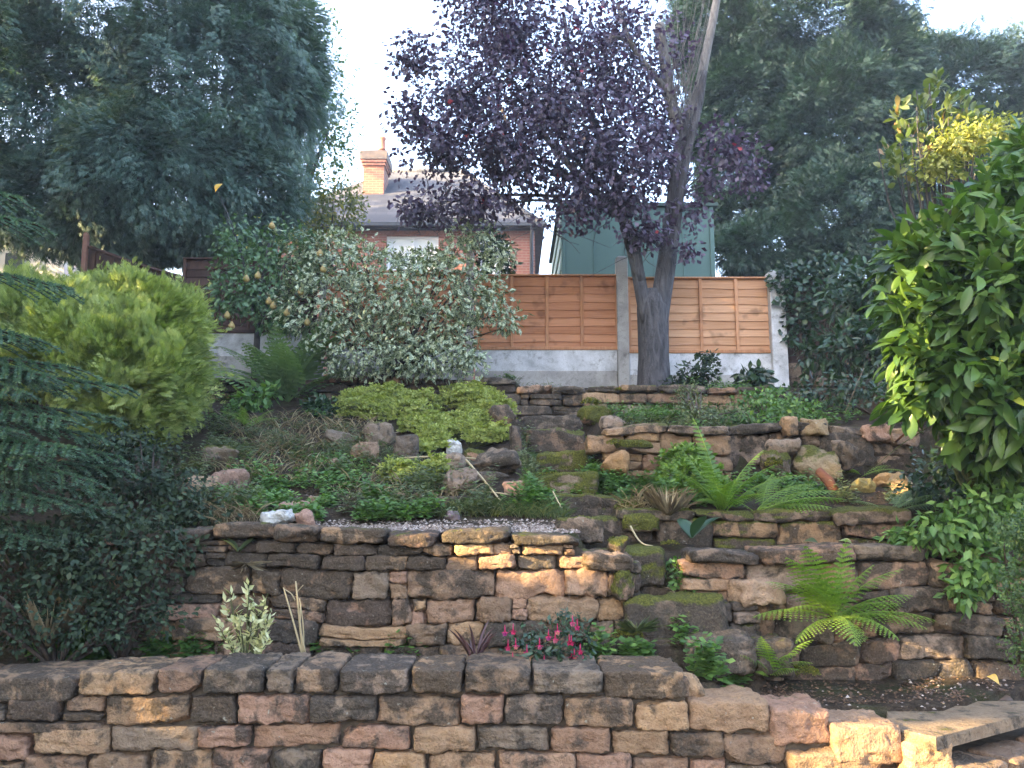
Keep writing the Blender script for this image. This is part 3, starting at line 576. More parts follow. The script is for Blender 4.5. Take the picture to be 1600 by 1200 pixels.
ROCKS = [
 ('rock', 'rounded reddish brown boulder resting on a flat stone in the left bed', 350, 757, 58, 38, dict(dk=.36, tint=(.30, .19, .14), k=3)),
 ('rock', 'squat dull brown boulder just left of the rounded reddish boulder', 310, 763, 46, 38, dict(dk=.42, warm=.9)),
 ('rock', 'flat buff stone underneath the rounded reddish boulder', 345, 785, 66, 24, dict(dk=.35, warm=.9, k=5)),
 ('white_stone', 'white quartz boulder lying on the gravel edge of the terrace', 433, 815, 54, 26, dict(mat='white', cuts=9, k=2.6, dz=.02)),
 ('white_stone', 'small upright white stone standing by the yellow green clump', 707, 699, 23, 22, dict(mat='white', cuts=4, k=4)),
 ('rock', 'pale pinkish flat stone above the white quartz boulder', 456, 796, 44, 22, dict(dk=.2, tint=PINK, k=4)),
 ('rock', 'pale pinkish wedge propped between the gravel and the pink flat stone', 472, 812, 26, 26, dict(dk=.2, tint=PINK, roll=.5)),
 ('rock', 'small grey rounded stone in the green weeds left of the pink stone', 402, 792, 26, 22, dict(dk=.35, warm=0, k=2.6)),
 ('rock', 'half buried grey stone with mossy top at the left of the bank', 338, 715, 54, 32, dict(dk=.45, warm=0, moss=.5)),
 ('rock', 'grey slanting slab with tan edge near the upper left of the rockery', 530, 690, 52, 28, dict(dk=.3, warm=.2, moss=.3, roll=-.3)),
 ('rock', 'broad grey green stone at the left foot of the yellow clump', 592, 680, 54, 36, dict(dk=.35, warm=.2, moss=.4)),
 ('rock', 'tan pointed stone below the broad grey green stone', 572, 705, 44, 26, dict(dk=.25, warm=1)),
 ('rock', 'upright grey slab standing below the yellow clump', 633, 702, 34, 46, dict(dk=.5, warm=.1, k=5)),
 ('rock', 'large weathered boulder with rounded brow under the dry stalks', 716, 755, 62, 42, dict(dk=.45, tint=(.26, .19, .14))),
 ('rock', 'rugged blackened rock right of the small white stone', 768, 724, 84, 46, dict(dk=.62, warm=.1, cuts=7)),
 ('rock', 'mossy brown stone between the white stone and the rugged black rock', 745, 712, 34, 20, dict(dk=.4, warm=.8, moss=.7)),
 ('rock', 'brown stone directly under the small white stone', 702, 722, 44, 24, dict(dk=.4, warm=.8)),
 ('rock', 'dark slate slab lying behind the flat pink stone by the steps', 770, 746, 66, 16, dict(dk=.6, warm=0, k=5)),
 ('rock', 'flat pink stone with lichen at the left edge of the steps', 812, 763, 56, 18, dict(dk=.25, tint=PINK, k=5)),
 ('rock', 'long flat dark stone below the large weathered boulder', 715, 783, 70, 14, dict(dk=.6, warm=0, k=5)),
 ('rock', 'purplish rounded pebble on the gravel above the sunlit wall', 706, 806, 22, 14, dict(dk=.1, tint=(.26, .2, .21), k=2.4, cuts=1)),
 ('rock', 'low brown stone in bare soil below the small yellow clump', 632, 781, 58, 20, dict(dk=.42, warm=.8)),
 ('rock', 'dark angular rock at the top left corner of the steps', 786, 652, 46, 34, dict(dk=.55, warm=.2)),
 ('rock', 'narrow upright dark rock beside the left edge of the upper steps', 806, 690, 18, 44, dict(dk=.6, warm=0, k=5)),
 ('rock', 'stubby tan stone poking from bare soil in the left bed', 520, 725, 20, 18, dict(dk=.2, warm=1)),
 ('rock', 'half buried pale stone with brown end in the bare soil', 496, 782, 32, 14, dict(dk=.25, warm=.9)),
 ('rock', 'dark stone at the end of the upper left terrace wall', 690, 612, 40, 20, dict(dk=.6, warm=.2)),
 ('mossy_rock', 'rounded rock wrapped in thick olive moss at the top right of the steps', 932, 650, 48, 30, dict(dk=.6, moss=1.0, k=2.8, cuts=1)),
 ('mossy_rock', 'small olive mossed rock above the rounded mossy rock', 926, 628, 32, 22, dict(dk=.6, moss=.9, k=2.8, cuts=1)),
 ('rock', 'grey leaning slab between mossy rock and orange wall', 962, 664, 44, 24, dict(dk=.4, warm=0, roll=-.25)),
 ('rock', 'angular orange block at the free end of the short orange wall', 962, 722, 38, 34, dict(dk=.12, tint=(.40, .24, .12), Y=6.1, cuts=3, k=6)),
 ('mossy_rock', 'thin stone with thick bright moss on the end of the orange wall', 985, 693, 62, 13, dict(dk=.5, moss=1.0, Y=6.12, k=5)),
 ('rock', 'huge triangular slab with tan face leaning below the boulder wall', 1290, 727, 88, 46, dict(dk=.32, tint=(.28, .22, .14), moss=.5, Y=6.1, roll=-.35, cuts=5)),
 ('rock', 'angular dark grey rock standing right of the triangular slab', 1329, 707, 38, 48, dict(dk=.5, warm=0, Y=6.12, roll=.3, cuts=5)),
 ('mossy_rock', 'squat mossy green boulder left of the triangular slab', 1213, 726, 42, 44, dict(dk=.5, moss=.7, Y=6.15, k=3)),
 ('rock', 'pointed grey stone lying flat above the mossy green boulder', 1228, 697, 54, 22, dict(dk=.4, warm=0, Y=6.2, k=4)),
 ('rock', 'tan cube of stone perched on top of the boulder wall', 1277, 664, 36, 28, dict(dk=.25, tint=(.32, .23, .13), Y=6.35, k=6)),
 ('rock', 'brown stone perched left of the tan cube on the boulder wall', 1241, 666, 34, 26, dict(dk=.4, warm=.7, Y=6.35, k=6)),
 ('rock', 'brown stone on the wall top below the laurel bush', 1372, 676, 44, 24, dict(dk=.4, warm=.9, Y=6.35, k=6)),
 ('rock', 'tan stone half hidden by leaves under the laurel bush', 1415, 680, 38, 26, dict(dk=.3, warm=1, Y=6.35, k=6)),
 ('rock', 'sunlit yellowish stone on the ground under the laurel bush', 1354, 760, 32, 26, dict(dk=.15, tint=(.36, .28, .10), moss=.3)),
 ('rock', 'sunlit orange stone right of the yellowish one under the laurel bush', 1386, 752, 34, 24, dict(dk=.15, tint=(.44, .27, .12))),
 ('rock', 'slanting buff stone rightmost under the laurel bush', 1412, 760, 28, 34, dict(dk=.2, tint=(.38, .27, .15), roll=.6)),
 ('mossy_rock', 'block topped with vivid yellow moss left of the lower fern pair', 1004, 817, 52, 26, dict(dk=.4, moss=1.0, Y=4.95, k=4)),
 ('mossy_rock', 'small moss capped block above the vivid yellow mossy block', 982, 791, 38, 18, dict(dk=.4, moss=.95, Y=5.15, k=5)),
 ('mossy_rock', 'dark stone with a mossy crown at the right end of the broad wall', 966, 852, 34, 26, dict(dk=.65, moss=.7, Y=4.42)),
 ('mossy_rock', 'mossy rounded stone stepping down beside the large middle tread', 975, 912, 36, 42, dict(dk=.6, moss=.8, Y=4.25)),
 ('rock', 'smooth pale brown block in the brown wall left of the bright fern', 1190, 925, 72, 36, dict(dk=.05, tint=(.36, .25, .17), Y=4.3, k=7, cuts=1, depth=.2)),
 ('rock', 'rough brown boulder at the foot of the steps above the front wall', 1080, 1072, 34, 34, dict(dk=.5, warm=.6, Y=3.66)),
]
for i, (nme, lab, px, py, wp, hp, kw) in enumerate(ROCKS): rock(nme, lab, px, py, wp, hp, 100+i, **kw)
# ------------------------------------------------------------------ fence at the top of the bank
YF = 10.1
def fence_panel(label, pxa, pxb, ytop, ybot, Y, group, seed, nb=4, mat='panel'):
    rng = rs(seed); a, b = P(pxa, ybot, Y), P(pxb, ytop, Y); x0, x1, z0, z1 = a[0], b[0], a[2], b[2]
    f = thing('timber_fence', label, 'fence panel', ((x0+x1)/2, Y, z0), group)
    G = Geo(); nbd = 9; hh = (z1-z0-.03)/nbd
    for i in range(nbd):                                   # overlapping waney boards with wavy lower edges
        n = 40; x = np.linspace(x0, x1, n); zb = z0+i*hh-.012+.008*fbm(np.c_[x*2.5, x*0+i*7, x*0], seed, 3); zt = z0+(i+1)*hh+.012
        yb, yt = Y-.014, Y+.004
        V = np.concatenate([np.c_[x, np.full(n, yb), zb], np.c_[x, np.full(n, yt), np.full(n, zt)], np.c_[x, np.full(n, yb+.012), zb], np.c_[x, np.full(n, yt+.012), np.full(n, zt)]])
        j = np.arange(n-1)
        q = np.concatenate([np.stack([j, j+1, n+j+1, n+j], -1), np.stack([2*n+j+1, 2*n+j, 3*n+j, 3*n+j+1], -1), np.stack([j+1, j, 2*n+j, 2*n+j+1], -1), np.stack([n+j, n+j+1, 3*n+j+1, 3*n+j], -1)])
        G.add(V, q, rnd=rng.random())
    G.build('boards', MAT[mat], f, smooth=False)
    for i in range(nb+1):
        x = x0+.02+(x1-x0-.04)*i/nb+rng.uniform(-.006, .006); G = Geo(); box(G, (x-.02, Y-.042, z0+.002), (x+.02, Y-.018, z1-.022), rnd=rng.random()); G.build('batten', MAT['batten' if mat[:5] == 'panel' else mat], f, smooth=False)
    G = Geo(); box(G, (x0-.005, Y-.052, z1-.02), (x1+.005, Y+.03, z1), rnd=.6); G.build('top_rail', MAT['batten' if mat[:5] == 'panel' else mat], f, smooth=False)
    G = Geo(); box(G, (x0, Y-.046, z0-.012), (x1, Y-.018, z0+.028), rnd=.3); G.build('bottom_rail', MAT['batten' if mat[:5] == 'panel' else mat], f, smooth=False)
fg = 'orange timber fence panels'
fence_panel('orange lapped fence panel between two grey concrete posts, left of the purple tree trunk', 742, 965, 430, 546, YF, fg, 1)
fence_panel('orange fence panel with sunlight coloured into its paler wood, right of the purple tree trunk, beside the white post', 981, 1206, 434, 551, YF, fg, 2, mat='panel_sun_tone')  # even sunlight on this panel is put into the wood colour
fence_panel('orange fence panel hidden behind the variegated shrub', 510, 727, 424, 541, YF, fg, 3)
fence_panel('darkest brown fence panel behind the pear tree', 282, 498, 404, 520, YF, fg, 4, mat='oldwood')
def post(label, px, ytop, ybot, Y, wpx, group, mat='conc', name='fence_post', lean=0, cap=True):
    G = Geo(); a, b = P(px-wpx/2, ybot, Y), P(px+wpx/2, ytop, Y); s = b[0]-a[0]
    box(G, (a[0], Y-s*.62, a[2]), (b[0], Y+s*.38, b[2]-.02)); c = (a+b)/2
    V = np.array([[a[0]+.008, Y-s*.6, b[2]-.021], [b[0]-.008, Y-s*.6, b[2]-.021], [b[0]-.008, Y+s*.36, b[2]-.021], [a[0]+.008, Y+s*.36, b[2]-.021]]); W = V*.6+V.mean(0)*.4; W[:, 2] = b[2]
    G.add(np.concatenate([V, W]), np.array([[0, 1, 5, 4], [1, 2, 6, 5], [2, 3, 7, 6], [3, 0, 4, 7], [4, 5, 6, 7]]))
    o = G.build(name, MAT[mat], None, (c[0], Y, a[2]), smooth=False); o.rotation_euler[1] = lean; return tag(o, label, 'post', group)
pg = 'concrete fence posts'
post('tall grey concrete post touching the purple tree trunk on its left', 972, 402, 606, YF, 14, pg)
post('concrete post half hidden by the right edge of the variegated shrub', 734, 394, 600, YF, 14, pg)
post('white painted concrete post at the right end of the orange fence', 1213, 425, 612, YF, 15, pg, 'board')
post('dark concrete post behind the middle of the variegated shrub', 504, 388, 595, YF, 14, pg)
def gboard(label, a, b, ytop, ybot, mat='board'):
    G = Geo(); p, q = P(a, ybot, YF), P(b, ytop, YF); box(G, (p[0], YF-.03, p[2]), (q[0], YF+.02, q[2])); h = q[2]-p[2]
    return tag(G.build('gravel_board', MAT[mat], None, ((p[0]+q[0])/2, YF, p[2]), smooth=False), label, 'gravel board', 'concrete gravel boards under the fence')
gboard('stained white concrete gravel board under the panel left of the tree trunk', 742, 964, 544.5, 582)
gboard('bright white concrete gravel board right of the tree trunk', 981, 1205, 549.5, 588)
gboard('grey gravel board in shade under the variegated shrub', 512, 726, 539.5, 578)
gboard('pale gravel board showing between the pear tree stems', 282, 496, 518.5, 560)
G = Geo(); 
for a, b, yt, yb in ((742, 964, 580, 604), (981, 1205, 586, 612), (512, 726, 576, 600), (275, 496, 557, 590)):
    p, q = P(a, yb+6, YF), P(b, yt, YF); box(G, (p[0], YF-.04, p[2]-.1), (q[0], YF+.06, q[2]))
tag(G.build('fence_footing', MAT['conc'], None, (0, YF, 2.9), smooth=False), 'rough concrete footing strip along the bottom of the gravel boards', 'footing')
# older brown close-boarded fences at either end
def board_fence(name, label, pts, ztop, zbot, seed, rails=True, mat='oldwood'):
    """vertical boards along a path of (x, y); ztop / zbot per path point"""
    rng = rs(seed); f = thing(name, label, 'fence', (*pts[0], zbot[0])); pts = np.asarray(pts, float)
    s = np.r_[0, np.cumsum(np.linalg.norm(np.diff(pts, axis=0), axis=1))]; G = Geo(); x = 0
    at = lambda v: (np.interp(v, s, pts[:, 0]), np.interp(v, s, pts[:, 1]), np.interp(v, s, ztop), np.interp(v, s, zbot))
    while x < s[-1]-.05:
        xa, ya, zt, zb = at(x); xb, yb, zt2, zb2 = at(x+.118); o = rng.uniform(0, .015); zt -= rng.uniform(0, .02)
        V = [(xa, ya-o, zb), (xb, yb-o-.008, zb2), (xb, yb-o-.008, zt2), (xa, ya-o, zt), (xa, ya-o+.018, zb), (xb, yb-o+.006, zb2), (xb, yb-o+.006, zt2), (xa, ya-o+.018, zt)]
        G.add(V, np.array([[0, 1, 2, 3], [5, 4, 7, 6], [3, 2, 6, 7], [1, 5, 6, 2], [4, 0, 3, 7]]), rnd=rng.random()); x += .108
    G.build('boards', MAT[mat], f, smooth=False)
    G = Geo()
    for i in range(len(pts)-1):
        a = np.array([*pts[i], ztop[i]]); b = np.array([*pts[i+1], ztop[i+1]]); tube(G, [a+[0, -.02, .012], b+[0, -.02, .012]], .028, 4, rnd=.5)
    G.build('top_rail', MAT[mat], f, smooth=False); return f
pl = [P(140, 388, 11.2), P(212, 414, 11.0), P(300, 440, 10.6), P(345, 452, 10.3)]
board_fence('brown_fence', 'dark brown fence with sloping top rail under the large left conifer', [p[:2] for p in pl], [p[2] for p in pl], [p[2]-1.3 for p in pl], 5)
post('reddish brown timber post at the left end of the sloping fence', 130, 364, 520, 11.2, 19, None, 'redpost')
pr = [P(1224, 438, 10.25), P(1330, 440, 10.3), P(1720, 440, 10.3)]
board_fence('brown_fence', 'dark brown boarded fence in deep shade right of the white post', [p[:2] for p in pr], [p[2] for p in pr], [P(1224, 580, 10.25)[2]]*3, 6)
dry_wall('dry_stone_wall', 'dark rubble footing wall below the brown fence right of the white post', 1222, 1700, 568, 612, 10.2, 29, (.09, .13), (.15, .35), .3, lambda x, z: .55, 0, None, n=5, copn=False)
# ------------------------------------------------------------------ green shed
sh = thing('garden_shed', 'green painted shed with pale left side behind the orange fence', 'shed', P(995, 560, 12.6))
x0, x1 = P(878, 400, 12.0)[0], P(1117, 400, 12.0)[0]; zt = P(900, 321, 12.0)[2]; zb = 3.0; yb = 14.9
G = Geo(); box(G, (x0, 12.0, zb), (x1, 12.05, zt-.03))
for px in (930, 1063): x = P(px, 400, 12.0)[0]; 
G.build('front_wall', MAT['shed'], sh, smooth=False)
G = Geo(); nb = 9
for i in range(nb):
    za, zc = zb+(zt-zb)*i/nb, zb+(zt-zb)*(i+1)/nb
    V = [(x0-.03, 12.02, za), (x0-.005, 12.02, zc), (x0-.005, yb, zc), (x0-.03, yb, za), (x0+.02, 12.02, za), (x0+.02, 12.02, zc), (x0+.02, yb, zc), (x0+.02, yb, za)]
    G.add(V, np.array([[0, 1, 2, 3], [0, 4, 5, 1], [2, 6, 7, 3], [0, 3, 7, 4]]))
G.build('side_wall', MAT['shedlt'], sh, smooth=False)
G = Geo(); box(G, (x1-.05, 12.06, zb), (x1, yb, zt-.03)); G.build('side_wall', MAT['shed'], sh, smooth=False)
G = Geo(); box(G, (x0, yb, zb), (x1, yb+.05, zt-.03)); G.build('back_wall', MAT['shed'], sh, smooth=False)
G = Geo(); box(G, (x0-.06, 11.94, zt-.029), (x1+.06, yb+.1, zt+.03)); G.build('roof', MAT['shedroof'], sh, smooth=False)
for px, wd in ((880, 5), (1113, 7)):
    x = P(px, 400, 12.0)[0]; G = Geo(); box(G, (x-wd*.0046, 11.97, zb), (x+wd*.0046, 11.999, zt-.032)); G.build('corner_trim', MAT['shed'], sh, smooth=False)
for px in (928, 975, 1022, 1068):
    x = P(px, 400, 12.0)[0]; G = Geo(); box(G, (x-.012, 11.988, zb), (x+.012, 11.999, zt-.06)); G.build('cover_strip', MAT['shed'], sh, smooth=False)
# ------------------------------------------------------------------ brick house beyond the fence
YH = 22.0
ho = thing('brick_house', 'red brick house with slate hipped roof and tall chimney far behind the fence', 'house', (-4, YH, 3.7))
xr = P(836, 400, YH)[0]; xl = -7.2; ze = P(800, 356, YH)[2]; D = 8.0; zr = P(640, 268, YH+D/2)[2]
wins = [(P(612, 0, YH)[0], P(690, 0, YH)[0], P(0, 500, YH)[2], P(0, 368, YH)[2]), (P(752, 0, YH)[0], P(797, 0, YH)[0], P(0, 480, YH)[2], P(0, 375, YH)[2])]
G = Geo()   # front wall with window openings, butted pieces
zg = 3.5; cuts = [xl]
for a, b, c, d in wins: cuts += [a, b]
cuts.append(xr)
for i in range(0, len(cuts), 2): box(G, (cuts[i], YH, zg), (cuts[i+1], YH+.3, ze))
for a, b, c, d in wins: box(G, (a, YH, zg), (b, YH+.3, c)); box(G, (a, YH, d), (b, YH+.3, ze))
box(G, (xl, YH+.3, zg), (xl+.3, YH+D, ze)); box(G, (xr-.3, YH+.3, zg), (xr, YH+D, ze)); box(G, (xl+.3, YH+D-.3, zg), (xr-.3, YH+D, ze))
wl = G.build('wall', MAT['brick'], ho, smooth=False)
G = Geo(); o_ = .25; a = np.array([[xl-o_, YH-o_, ze], [xr+o_, YH-o_, ze], [xr+o_, YH+D+o_, ze], [xl-o_, YH+D+o_, ze], [xl+3.2, YH+D/2, zr], [xr-2.3, YH+D/2, zr]])
def roofpanel(a, b, c, d):
    n = 10; 
    u = np.linspace(0, 1, n)[:, None]
    return np.concatenate([np.array(a)+(np.array(d)-a)*u, np.array(b)+(np.array(c)-b)*u]), np.stack([np.arange(n-1), np.arange(n-1)+n, np.arange(n-1)+n+1, np.arange(n-1)+1], -1)
for q in ((0, 1, 5, 4), (1, 2, 5, 5), (2, 3, 4, 5), (3, 0, 4, 4)): G.add(*roofpanel(*[a[k] for k in q]))
b2 = a.copy(); b2[:, 2] -= .08; G.add(b2[:4], np.array([[0, 3, 2, 1]])); G.add(np.concatenate([a[:4], b2[:4]]), np.array([[0, 4, 5, 1], [1, 5, 6, 2], [2, 6, 7, 3], [3, 7, 4, 0]]))
rf = G.build('roof', MAT['slate'], ho, smooth=False)
def ridge(p, q):
    G = Geo(); tube(G, [p, q], .09, 6); return G.build('ridge_tiles', MAT['slate'], rf)
ridge(a[4], a[5]); ridge(a[5], a[1])
cx0, cx1 = P(571, 0, 24.0)[0], P(607, 0, 24.0)[0]; zc = P(0, 237, 24.0)[2]; cz = ze+.6
G = Geo(); box(G, (cx0+.07, 24, cz), (cx1-.02, 24.9, zc-.45)); box(G, (cx0+.03, 23.96, zc-.45), (cx1+.02, 24.94, zc-.36)); box(G, (cx0, 23.93, zc-.36), (cx1+.05, 24.97, zc-.27)); ch = G.build('chimney', MAT['brick'], rf, smooth=False)
G = Geo(); box(G, (cx0-.03, 23.9, zc-.27), (cx1+.08, 25.0, zc)); box(G, (cx0+.1, 24.0, zc), (cx1-.1, 24.9, zc+.06)); G.build('chimney_cap', MAT['capst'], rf, smooth=False)
c = P(597, 237, 24.3); G = Geo(); tube(G, [c+[0, 0, .05], c+[0, 0, .08], c+[0, 0, .36], c+[0, 0, .40], c+[0, 0, .46]], [.12, .105, .09, .12, .11], 12); G.build('chimney_pot', MAT['pot'], rf)
G = Geo(); box(G, (xl-.3, YH-.37, ze-.06), (xr+.3, YH-.25, ze+.05)); G.build('gutter', MAT['gutter'], ho, smooth=False)
x = P(829, 0, YH)[0]; G = Geo(); tube(G, [(x, YH-.08, zg), (x, YH-.08, ze-.35), (x+.02, YH-.3, ze-.05)], .05, 8); G.build('downpipe', MAT['gutter'], ho)
for a, b, c, d in wins:
    G = Geo(); fw = .06
    box(G, (a, YH+.08, c), (a+fw, YH+.15, d)); box(G, (b-fw, YH+.08, c), (b, YH+.15, d)); box(G, (a+fw, YH+.08, c), (b-fw, YH+.15, c+fw)); box(G, (a+fw, YH+.08, d-fw), (b-fw, YH+.15, d))
    xm = a+(b-a)*.5; box(G, (xm-.03, YH+.08, c+fw), (xm+.03, YH+.15, d-fw)); wf = G.build('window', MAT['upvc'], ho, smooth=False)
    G = Geo(); G.add([(a+fw, YH+.12, c+fw), (b-fw, YH+.12, c+fw), (b-fw, YH+.12, d-fw), (a+fw, YH+.12, d-fw)], np.array([[0, 1, 2, 3]])); G.build('blind', MAT['blind'], wf, smooth=False)
    G = Geo(); n = int((b-a+.3)/.075)
    for i in range(n): xx = a-.15+i*.075; box(G, (xx+.004, YH-.012, d+.002), (xx+.071, YH+.0, d+.225))
    G.build('brick_arch', MAT['clay'], ho, smooth=False)
# pale neighbouring house glimpsed at the far left
nh = thing('white_house', 'pale rendered house glimpsed at the far left behind the golden bush', 'house', P(40, 430, 19))
a, b = P(-220, 470, 19), P(104, 372, 19); G = Geo(); box(G, (a[0], 19, a[2]-1.2), (b[0], 23, b[2])); nw = G.build('wall', MAT['cream'], nh, smooth=False)
G = Geo(); x0, x1, z = a[0]-.2, b[0]+.15, b[2]
V = np.array([(x0, 18.8, z), (x1, 18.8, z), (x1, 23.2, z), (x0, 23.2, z), (x0, 21, z+.9), (x1, 21, z+.9)]); G.add(V, [np.array([[0, 1, 5, 4], [2, 3, 4, 5], [3, 2, 1, 0]]), np.array([[1, 2, 5], [3, 0, 4]])]); G.build('roof', MAT['clay'], nh, smooth=False)
G = Geo(); p, q = P(8, 420, 19), P(40, 396, 19); box(G, (p[0], 18.96, p[2]), (q[0], 18.995, q[2])); wf = G.build('window', MAT['glass'], nh, smooth=False)
# ------------------------------------------------------------------ vegetation builders
LEAF, LEAFW = tmpl_leaf(), tmpl_leaf(.06, .6)
BIG, OBOV = tmpl_big(.5, .12, .25), tmpl_big(.8, .12, .2)
SPR = tmpl_spray(2, 36, .06, .3); SPRF = tmpl_spray(2, 30, .06, .10); SPRG = tmpl_spray(4, 34, .036, .12)
def leaf_cloud(G, blobs, n, size, rng, T=LEAF, asp=.55, shell=.5, amp=.15, freq=2.2, droop=.3, out=.6, seed=1, front=None, cull=True, clump=0, flat=.5, hole=None, rndmap=None):
    p, nr, lump = blob_pts(blobs, n, rng, shell, amp, freq, seed, cull, front)
    if clump: p = p+fbm(p*3.1, seed+5, 1)[:, None]*nr*clump
    if hole is not None: k = hole(p); p, nr, lump = p[k], nr[k], lump[k]
    a = unit(nr*out+rdir(len(p), rng)*.8+[0, 0, -droop]); nn = unit(rdir(len(p), rng)*(1-flat)+np.array([0, -.25, 1])*flat+nr*.3)
    L = size*rng.uniform(.65, 1.25, len(p)); r = np.clip(rng.normal(.5, .22, len(p))+.15*lump, 0, .955); k = rng.random(len(p)) < .004; r[k] = 1
    scatter(G, T, p, a, nn, L, L*asp, rng, r); return p
def spray_cloud(G, blobs, n, size, rng, T=SPR, asp=1, shell=.3, amp=.16, freq=2.6, up=0, out=1.0, seed=1, front=None, jit=.55):
    p, nr, lump = blob_pts(blobs, n, rng, shell, amp, freq, seed, True, front)
    fld = np.stack([fbm(p*freq*.55+k_*31, seed+k_, 2) for k_ in range(3)], -1)
    a = unit(nr*out+fld*.8+rdir(len(p), rng)*jit*.6+[0, 0, up]); nn = unit(nr*.5+fld[:, ::-1]*.5+rdir(len(p), rng)*.45+[0, -.2, .5])
    L = size*rng.uniform(.6, 1.3, len(p)); r = np.clip(rng.normal(.45, .2, len(p))+.25*lump, 0, 1); scatter(G, T, p, a, nn, L, L*asp, rng, r)
def branches(G, root, ends, r0, rng, sag=0, n=7, sides=6, wob=.06):
    for e in ends:
        root_, e = np.array(root, float), np.array(e, float); t = np.linspace(0, 1, n)[:, None]; L = np.linalg.norm(e-root_)
        p = root_*(1-t)+e*t+np.array([0, 0, 1])*(sag*L*4*t*(1-t))+np.cumsum(rng.normal(size=(n, 3)), 0)*wob*L/n*np.minimum(t*3, 1); tube(G, p, r0*(1-.8*t[:, 0]), sides)
def tree(name, label, base, cat, parts, group=None):
    r = thing(name, label, cat, base, group)
    for nm_, G, mat in parts: G.build(nm_, MAT[mat], r)
    return r
def frond(G, base, az, L, arch, rng, npair=22, wmax=.22, detail=7, lift=1.0, rndc=.5, tip=0, twist=0, wf=.5):
    """one fern frond: an arching midrib with toothed pinnae"""
    n = npair; t = np.linspace(0, 1, n+1); el = np.linspace(math.radians(lift), math.radians(lift)-arch, n+1)
    h = np.array([math.cos(az), math.sin(az), 0]); d = np.cos(el)[:, None]*h+np.sin(el)[:, None]*[0, 0, 1]
    pts = np.array(base)+np.cumsum(np.r_[[np.zeros(3)], d[:-1]*L/n], 0)
    side = unit(np.cross(d, [0, 0, 1.])+1e-6); nrm = np.cross(side, d); ct, st_ = math.cos(twist), math.sin(twist); side, nrm = side*ct+nrm*st_, nrm*ct-side*st_
    tube(G, pts, np.linspace(.0035, .0012, n+1)*max(L, .3)/.5, 4, rnd=.75)
    for i in range(2, n+1):
        x = t[i]; wl = wmax*L*(np.sin(np.pi*min(1, x**.75*.96+.02))**.8)*(.55 if x < .2 else 1)*rng.uniform(.9, 1.1)
        if wl < .004: continue
        for s in (1, -1):
            pd = unit(side[i]*s+d[i]*(.35+.35*x)-nrm[i]*.22); pw_ = L/n*wf*(1-.3*x)
            m = detail; u = (np.arange(m)+.5)/m
            c = pts[i]+pd*(u*wl)[:, None]-np.array([0, 0, 1])*(u**2*wl*.22)[:, None]
            fw = unit(d[i]-pd*np.dot(d[i], pd)); lw = pw_*np.sqrt(1-u*.93)[:, None]; sg = pd*(wl/m*.60)
            for q in (1, -1):
                V = np.stack([c-sg, c+sg*.75, c+fw*q*lw+sg*.9, c+fw*q*lw*.75-sg*.35], 1); V[:, 2:] -= nrm[i]*pw_*.12
                f = np.arange(m*4).reshape(m, 4); f = f if q*s > 0 else f[:, ::-1]
                G.add(V, f, rnd=np.clip(rndc+rng.normal(0, .12, m).repeat(4)+.2*(x-.5), 0, 1))
def fern(label, px, py, fr, L, seed, mat='fern', Y=None, group=None, rndc=.5, detail=6, npair=22, wmax=.22, wf=.5):
    """fr: list of (azimuth deg, lift deg, arch rad, length factor)"""
    rng = rs(seed); b = hit(px, py)[0] if Y is None else P(px, py, Y); r = thing('fern', label, 'fern', b, group)
    for az, lift, arch, k in fr:
        G = Geo(); frond(G, b+rng.normal(size=3)*[.015, .01, .003], math.radians(az), L*k, arch, rng, npair, wmax, detail, lift, rndc+rng.uniform(-.15, .15), twist=rng.uniform(-.3, .3), wf=wf); G.build('frond', MAT[mat], r)
    return r
# ------------------------------------------------------------------ left side
rng = rs(201)
B = [blob(215, 60, 13.5, 290, 260, 2.2), blob(70, 200, 12.8, 190, 190, 1.7), blob(330, 170, 12.8, 185, 190, 1.6), blob(250, 285, 12.4, 190, 125, 1.5), blob(390, 310, 12.6, 100, 85, 1.0), blob(420, 120, 13, 110, 150, 1.2), blob(60, 320, 12.6, 130, 80, 1.2), blob(190, 365, 12.5, 150, 52, 1.0), blob(330, 375, 12.7, 110, 45, .9)]
G = Geo(); spray_cloud(G, B, 165000, .125, rng, asp=.8, up=-.45, amp=.22, freq=5.0, shell=.26, front=.8, seed=3); spray_cloud(G, [(c, r*.8) for c, r in B], 34000, .26, rng, up=-.3, amp=.1, shell=.3, front=.6, seed=4)
leafy = Geo(); 
G2 = Geo(); b0 = P(205, 470, 13.2); tube(G2, [b0, b0+[0, 0, 1.2], P(215, 200, 13.4), P(215, 0, 13.5)], [.2, .17, .14, .08], 10, .1, 3)
branches(G2, P(215, 330, 13.3), [P(a, b, 12.6) for a, b in ((60, 300), (120, 200), (330, 240), (400, 330), (420, 150), (300, 80))], .07, rng)
tree('conifer_tree', 'huge rounded dark blue green conifer filling the upper left of the photo', (b0[0], b0[1], 3.2), 'tree', [('crown', G, 'conifer'), ('trunk', G2, 'barkdk')])
lc = bpy.data.objects['conifer_tree']
for px in (150, 185, 240, 290): G = Geo(); tube(G, [P(px, 480, 13+.2*(px % 3)), P(px+6, 400, 12.9), P(px+20, 300, 13)], [.07, .06, .03], 7, .1, px); G.build('trunk', MAT['barkdk'], lc)
